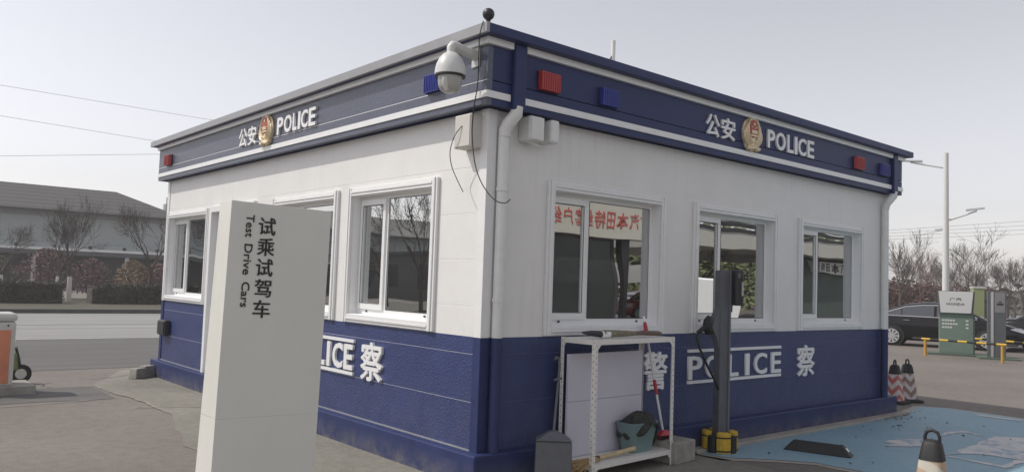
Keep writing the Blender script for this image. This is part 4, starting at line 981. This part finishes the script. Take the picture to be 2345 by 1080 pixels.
for i, (v, px, D, H) in enumerate(((2, 2080, 80, 6.5), (4, 2130, 85, 6.4), (0, 2205, 88, 7), (3, 2270, 84, 6.4), (2, 2325, 82, 6.2), (1, 2228, 76, 5.2), (4, 2045, 74, 6.0), (2, 2170, 92, 7.0), (1, 2300, 95, 7.2), (0, 2345, 90, 7))):
    right_tree(v, px, D, H, i*1.3, FAR[i])
GL_ = 'bare street trees along the far side of the road'
for v, px, H, rz, lb in ((2, 10, 4.0, .4, 'low whitewashed bare tree at the picture edge across the road'), (0, 142, 5.0, 1.6, 'forked bare tree with whitewashed foot facing the dark hall'), (1, 168, 4.7, 2.5, 'thin bare tree beside the forked whitewashed one'), (2, 352, 5.4, 3.4, 'bare tree across the road next to the kiosk wall')):
    k = (px-1172.5)/1830.8; d = Vector((fw.x, fw.y, 0))+Vector((rt.x, rt.y, 0))*k; s = (35.5+5.05)/d.y
    tree(v, CAM.x+d.x*s, 35.5, H, rz, lb, GL_, wash=True, z=.13)
GS = 'bare roadside trees mirrored in the kiosk windows'
for x, y, H, v, lb in ((-15, 23.2, 6.6, 1, 'slender bare tree reflected in the kiosk window nearest the corner'), (-19, 32, 6.4, 4, 'bare tree reflected at the edge of the kiosk window nearest the corner'), (-15.5, 49, 6.6, 0, 'spreading bare tree reflected in the farthest sunlit kiosk window'), (-26, 47, 6, 2, 'low bare tree by the grey terrace, seen only in the kiosk panes')):
    tree(v, x, y, H, y*1.1, lb, GS)

# hedges, shrubs
def leafy(name, boxes, m, label, seed, n, size, cat='hedge'):
    rnd = random.Random(seed); b = MB()
    for i in range(n):
        x0, x1, y0, y1, z0, z1 = rnd.choice(boxes)
        x, y = rnd.uniform(x0, x1), rnd.uniform(y0, y1); z = z0+(z1-z0)*(rnd.random()**.7)*(1+.12*math.sin(x*1.7)+.08*math.sin(x*5.1))
        a, e = rnd.uniform(0, 2*PI), rnd.uniform(-.9, .9); s = size*rnd.uniform(.6, 1.4)
        u = Vector((math.cos(a), math.sin(a), 0)); v = Vector((-math.sin(a)*math.sin(e), math.cos(a)*math.sin(e), math.cos(e)))
        p = Vector((x, y, z)); b.add([tuple(p-u*s), tuple(p-v*s*.6), tuple(p+u*s), tuple(p+v*s*.6)], [(0, 1, 2, 3)])
    return b.build(name, m, None, kind='stuff', label=label, cat=cat)
HG = mat('dull_hedge_leaves', (.085, .082, .062), .8, noise=(2, .35))
for hx0, hx1, hz, lb in ((-9, 3.6, .92, 'clipped dull hedge by the road, on the picture-edge side of the whitewashed trees'), (4.75, 6.5, .85, 'short clipped hedge by the road just past the whitewashed trees'), (6.6, 16, .9, 'long clipped hedge by the road running behind the kiosk')):
    h_ = thing('hedge', lb, 'hedge', ((hx0+hx1)/2, 33.2, .13), group='clipped hedges along the far kerb')
    L2 = (hx1-hx0)/2
    MB().box(-L2, L2, -.5, .5, 0, hz-.12).build('branches', BARK, h_)
    rnd = random.Random(int(hx0*7)); b = MB()
    for i in range(int(1500*L2)):
        f = rnd.random(); x = rnd.uniform(-L2-.03, L2+.03)
        if f < .6: y, z = -.5+rnd.gauss(-.03, .04), rnd.uniform(.02, hz-.06)
        else: y, z = rnd.uniform(-.55, .55), hz-.10+rnd.gauss(0, .05)+.03*math.sin(x*3.1)
        a, e = rnd.uniform(0, 2*PI), rnd.uniform(-1.2, 1.2); s_z = rnd.uniform(.03, .07)
        u = Vector((math.cos(a), math.sin(a), 0)); v = Vector((-math.sin(a)*math.sin(e), math.cos(a)*math.sin(e), math.cos(e))); p = Vector((x, y, z))
        b.add([tuple(p-u*s_z), tuple(p-v*s_z*.6), tuple(p+u*s_z), tuple(p+v*s_z*.6)], [(0, 1, 2, 3)])
    b.build('foliage', HG, h_)
SHR = mat('plum_shrub_leaves', (.14, .082, .082), .8, noise=(3, .4)); SHO = mat('ochre_shrub_leaves', (.22, .155, .085), .8, noise=(3, .4))
def shrub(x, y, rx, h, m, seed, label):
    t = thing('shrub', label, 'shrub', (x, y, .13), group='coloured shrubs in front of the dark hall')
    rnd = random.Random(seed); b = MB(); st_ = MB()
    for i in range(9):
        a = rnd.uniform(0, 2*PI); st_.tube([(0, 0, 0), (rx*.4*math.cos(a), rx*.4*math.sin(a), h*.5), (rx*.75*math.cos(a), rx*.75*math.sin(a), h*.85)], [.03, .02, .008], 4, caps=False)
    for i in range(1500):
        a, q = rnd.uniform(0, 2*PI), rnd.random()**.5; zz = rnd.uniform(.15, 1); k = math.sin(PI*min(1, zz*.9+.1))**.5
        p = Vector((rx*q*k*math.cos(a), rx*q*k*math.sin(a), h*zz)); s = rnd.uniform(.035, .08)
        u = Vector((rnd.gauss(0, 1), rnd.gauss(0, 1), rnd.gauss(0, 1))).normalized(); v = u.orthogonal().normalized()
        b.add([tuple(p-u*s), tuple(p-v*s*.6), tuple(p+u*s), tuple(p+v*s*.6)], [(0, 1, 2, 3)])
    st_.build('stems', BARK2, t); b.build('foliage', m, t)
shrub(4.0, 38.5, 1.3, 2.4, SHR, 1, 'large plum-red shrub between two hall columns'); shrub(5.95, 38.5, 1.1, 2.0, SHR, 2, 'plum-red shrub just past the whitewashed trees')
shrub(7.9, 38.5, .9, 2.0, SHO, 3, 'ochre shrub close to the kiosk side of the hall'); shrub(9.1, 38.5, .9, 1.9, SHR, 4, 'plum-red shrub nearest the kiosk'); shrub(1.7, 38.5, 1.2, 2.1, mat('olive_shrub_leaves', (.09, .085, .05), .8, noise=(3, .4)), 5, 'olive shrub at the picture edge before the hall')
leafy('red_hedge', [(40, 66, 24.5, 26, 0, 2.9), (44, 64, 17, 18.5, 0, 2.4)], mat('red_twig_hedge', (.125, .075, .062), .9, noise=(1.5, .4)), 'reddish bare hedge behind the parked sedan', 8, 9000, .13)
leafy('scrub_belt', [(70, 150, 10, 60, 0, 2.6), (60, 120, -15, 12, 0, 2.2)], mat('grey_scrub', (.085, .075, .06), .9, noise=(1, .3)), 'grey-brown scrub at the foot of the far trees', 9, 12000, .3)

# ------------------------------------------------------------------ hall across the road
H = thing('dark_roofed_hall', 'long grey hall with a dark hipped roof and glazed colonnade across the road', 'hall', (0, 60, .1))
RT = bpy.data.materials.new('ribbed_roof_tile'); RT.use_nodes = True
n_, l_ = RT.node_tree.nodes, RT.node_tree.links; b_ = n_['Principled BSDF']; b_.inputs['Roughness'].default_value = .75
g_ = n_.new('ShaderNodeNewGeometry'); sp = n_.new('ShaderNodeSeparateXYZ'); l_.new(g_.outputs['Position'], sp.inputs[0])
wv = n_.new('ShaderNodeMath'); wv.operation = 'MULTIPLY'; wv.inputs[1].default_value = 18; l_.new(sp.outputs[2], wv.inputs[0])
sn = n_.new('ShaderNodeMath'); sn.operation = 'SINE'; l_.new(wv.outputs[0], sn.inputs[0])
rm = n_.new('ShaderNodeValToRGB'); rm.color_ramp.elements[0].color = (.045, .043, .043, 1); rm.color_ramp.elements[1].color = (.085, .08, .078, 1); l_.new(sn.outputs[0], rm.inputs[0]); l_.new(rm.outputs[0], b_.inputs['Base Color'])
HW = mat('hall_grey_cladding', (.39, .42, .41), .5, noise=(.6, .08)); HP = mat('hall_upper_pane', (.34, .37, .37), .2); HG2 = mat('hall_glazing', (.05, .055, .055), .15); HC = mat('hall_column_white', (.5, .5, .48), .5); HD = mat('hall_dark_recess', (.05, .045, .042), .6, noise=(.5, .4))
MB().box(-60, 17.0, .3, 14, 0, 5.55).build('wall', HW, H)
b = MB(); b.add([(-62, -.9, 5.62), (17.5, -.9, 5.62), (17.5, 15, 5.62), (-62, 15, 5.62), (-60, 6.5, 7.95), (13.9, 6.5, 7.95)], [(0, 1, 5, 4), (1, 2, 5), (2, 3, 4, 5), (3, 0, 4), (3, 2, 1, 0)])
rfo = b.build('roof', RT, H)
MB().box(-62, 17.5, -.93, -.88, 5.45, 5.62).build('eave_board', HD, rfo)
b = MB(); b.box(16.8, 17.4, 3, 3.6, 4.5, 7.05); b.box(16.95, 17.25, 3.15, 3.45, 7.05, 7.6); b.build('chimney', HW, rfo)
b = MB(); b.box(14.2, 15.8, 8, 10, 6.2, 7.3); b.build('roof_box', HW, rfo)
x = -58
while x < 15:
    MB().box(x, x+2.7, .24, .2995, 3.35, 5.2).build('upper_pane', HP, H); x += 3.0
MB().box(-60, 17.4, -1.6, .3, 2.45, 2.75).build('canopy', mat('canopy_dark', (.09, .09, .09), .5), H)
MB().box(-60, 17.4, -1.62, .3, 2.755, 2.93).build('canopy_flashing', TRIM, H)
for i in range(16):
    MB().box(15-i*2.3-.08, 15-i*2.3+.08, -1.68, -1.3, 2.935, 3.16).build('bracket', DARK, H)
for i in range(9):
    MB().box(14.9-i*6-2.1, 14.9-i*6-1.85, -1.5, -1.25, 0, 2.45).build('column', HC, H)
b = MB(); b.box(-60, 17.0, .2, .298, .1, 2.4); b.build('lower_glazing', HD, H)
for i in range(24): MB().box(15.2-i*2-.04, 15.2-i*2+.04, .15, .199, .1, 2.4).build('mullion', DARK, H)

# overhead lines
for pts, lb in ((((-30, 30, 9.6), (.5, 30, 8.35), (8.1, 30, 8.3), (45, 30, 9.5)), 'uppermost thin overhead line in the sky'), (((-30, 30, 8.5), (.6, 30, 7.2), (5.9, 30, 7.05), (45, 30, 8.6)), 'middle of the thin overhead lines in the sky'), (((-30, 30, 5.2), (.7, 30, 5.7), (6.2, 30, 6.5), (45, 30, 9)), 'lowest thin overhead line ending behind the fascia')):
    b = MB(); P_ = [Vector(p) for p in pts]; out = []
    for i in range(3):
        for j in range(8): out.append(P_[i].lerp(P_[i+1], j/8))
    out.append(P_[-1]); b.tube(out, .0065, 4); b.build('power_line', SKYW, None, label=lb, cat='power line', group='overhead lines across the road')
b = MB()
for k in range(4): b.tube([(60, 60, 6.6+.25*k), (62, 25, 6.3+.25*k), (68, -10, 7.5+.5*k)], .011, 4)
b.build('power_line', SKYW, None, label='bundle of faint wires strung behind the tall street lamp', cat='power line')

# ------------------------------------------------------------------ dealership and things behind the camera, seen in the panes
D = thing('showroom', 'showroom with a cream banner in red lettering, mirrored in the kiosk windows', 'showroom', (0, -14, 0))
CRM = mat('cream_banner', (.56, .54, .47), .6); RED = mat('banner_red', (.48, .11, .09), .6)
# face looks towards +Y: local text frame x->-X, y->Z, z->+Y
B_FACE = Matrix(((-1, 0, 0), (0, 0, 1), (0, 1, 0)))
MB().box(6, 17.9, -8, -.5, 0, 5.2).build('wall', mat('showroom_grey', (.085, .082, .08), .5), D)
MB().box(6, 19.1, -.5, .0, 3.4, 4.75).build('banner', CRM, D)
MB().box(6, 19.0, -8, 0, 5.2, 5.5).build('roof', FLASH, D)
for x in (8.5, 13, 17.95): MB().box(x, x+.3, -.45, -.2, 0, 3.4).build('column', DARK, D)
MB().box(6.2, 17.7, -.499, -.49, .1, 3.3).build('shop_glass', HG2, D)
for i, ch in enumerate('广汽本田特约客户经理'):
    glyph('letter', ch, .46, .5, .02, RED, D, (18.98-i*.56, .001, 3.72), B_FACE, .01)
D2 = thing('service_hall', 'grey service hall with a pale band and white name board, mirrored in the kiosk windows', 'service hall', (0, -15, 0))
MB().box(30.2, 70, -.9, -.5, 0, 3.4).build('wall', mat('service_green_grey', (.075, .10, .09), .5), D2)
MB().box(22.6, 70, -8, .8, 3.45, 4.1).build('canopy', mat('pale_band', (.5, .49, .45), .5), D2)
for k in range(4): MB().box(22.6, 70, .4-.02*k, .85, 4.105+.24*k, 4.23+.24*k).build('louvre', DARK, D2)
MB().box(33.3, 38.6, -.499, .0, 2.72, 3.3).build('name_board', WT, D2)
for i, ch in enumerate('广汽本田特约'):
    glyph('letter', ch, .5, .46, .02, INK, D2, (37.0-i*.77, .001, 2.78), B_FACE, .008)
tree(2, 26.4, -17, 5.2, 1.5, 'bare tree under the service hall canopy, mirrored in the middle pane', GS)
rs = sedan(Vector((28.8, -22, 0)), 0.1, 'dark red sedan parked past the showroom, mirrored in a kiosk window', mat('dark_red_car_paint', (.22, .015, .02), .2, coat=1.0), 'red_sedan', None)
rb_ = thing('roadside_board', 'white roadside board past the showroom, mirrored in a kiosk window', 'sign', (30, -25, 0))
MB().box(-2.2, 2.2, -.05, .05, 1.9, 3.0).build('board', WT, rb_)
glyph('letter', '市', .7, .7, .02, INK, rb_, (.3, .051, 2.1), B_FACE, .005)
for x in (-1.9, 1.9): MB().box(x-.06, x+.06, -.04, .04, 0, 1.9).build('post', FLASH, rb_)
leafy('evergreen_belt', [(30, 78, -34, -31, 0, 6.0)], mat('sunlit_evergreen_leaves', (.20, .22, .10), .7, noise=(1.2, .5)), 'yellow-green evergreens beyond the showroom, mirrored in the panes', 13, 16000, .26)
vn = thing('white_van', 'white van parked by the service hall, mirrored in a kiosk window', 'van', (19.2, -11.2, 0), (0, 0, math.radians(-36)))
b = MB(); b.prism([(-2.2, .35), (2.3, .35), (2.35, .9), (1.9, 1.15), (1.2, 1.95), (-2.15, 2.0)], -.85, .85, 'y'); b.build('body', TRIM, vn, bevel=.06)
MB().box(2.302, 2.33, -.62, .62, .95, 1.0).build('rear_trim', DARK, vn)
for s in (-1, 1):
    for x0, x1 in ((-1.9, -.6), (-.45, .5)): MB().box(x0, x1, s*.852, s*.858, 1.2, 1.75).build('side_window', CARG, vn)
    for x in (-1.4, 1.5): MB().tube([(x, s*.7, .34), (x, s*.88, .34)], .34, 20).build('wheel', TYRE, vn)
b = MB(); b.hexa([(1.26, -.75, 1.90), (1.26, .75, 1.90), (1.88, .75, 1.2), (1.88, -.75, 1.2), (1.30, -.75, 1.92), (1.30, .75, 1.92), (1.92, .75, 1.22), (1.92, -.75, 1.22)]); b.build('windscreen', CARG, vn)
D3 = thing('low_terrace', 'long low grey terrace beyond the sunlit side, mirrored in the kiosk windows', 'building', (-32, 45, 0))
MB().box(-8, 0, -28, 30, 0, 3.6).build('wall', mat('terrace_grey', (.12, .12, .115), .6, noise=(1, .15)), D3)
MB().box(-8.4, .5, -28.4, 30.4, 3.6, 3.85).build('roof', mat('terrace_roof', (.07, .07, .07), .7), D3)
for i in range(12): MB().box(.002, .03, -26+i*4.6, -23.4+i*4.6, 1.0, 2.8).build('window', HG2, D3)

# ------------------------------------------------------------------ hazy air
HZ = bpy.data.materials.new('hazy_air'); HZ.use_nodes = True
n_, l_ = HZ.node_tree.nodes, HZ.node_tree.links; n_.clear()
o_ = n_.new('ShaderNodeOutputMaterial'); v_ = n_.new('ShaderNodeVolumePrincipled'); v_.inputs['Density'].default_value = .0017; v_.inputs['Color'].default_value = (.93, .93, .95, 1)
v_.inputs['Anisotropy'].default_value = .2
l_.new(v_.outputs[0], o_.inputs['Volume'])
MB().box(-420, 520, -420, 520, -1.2, 14).build('haze', HZ, kind='stuff', label='thin pale haze in the air', cat='haze')
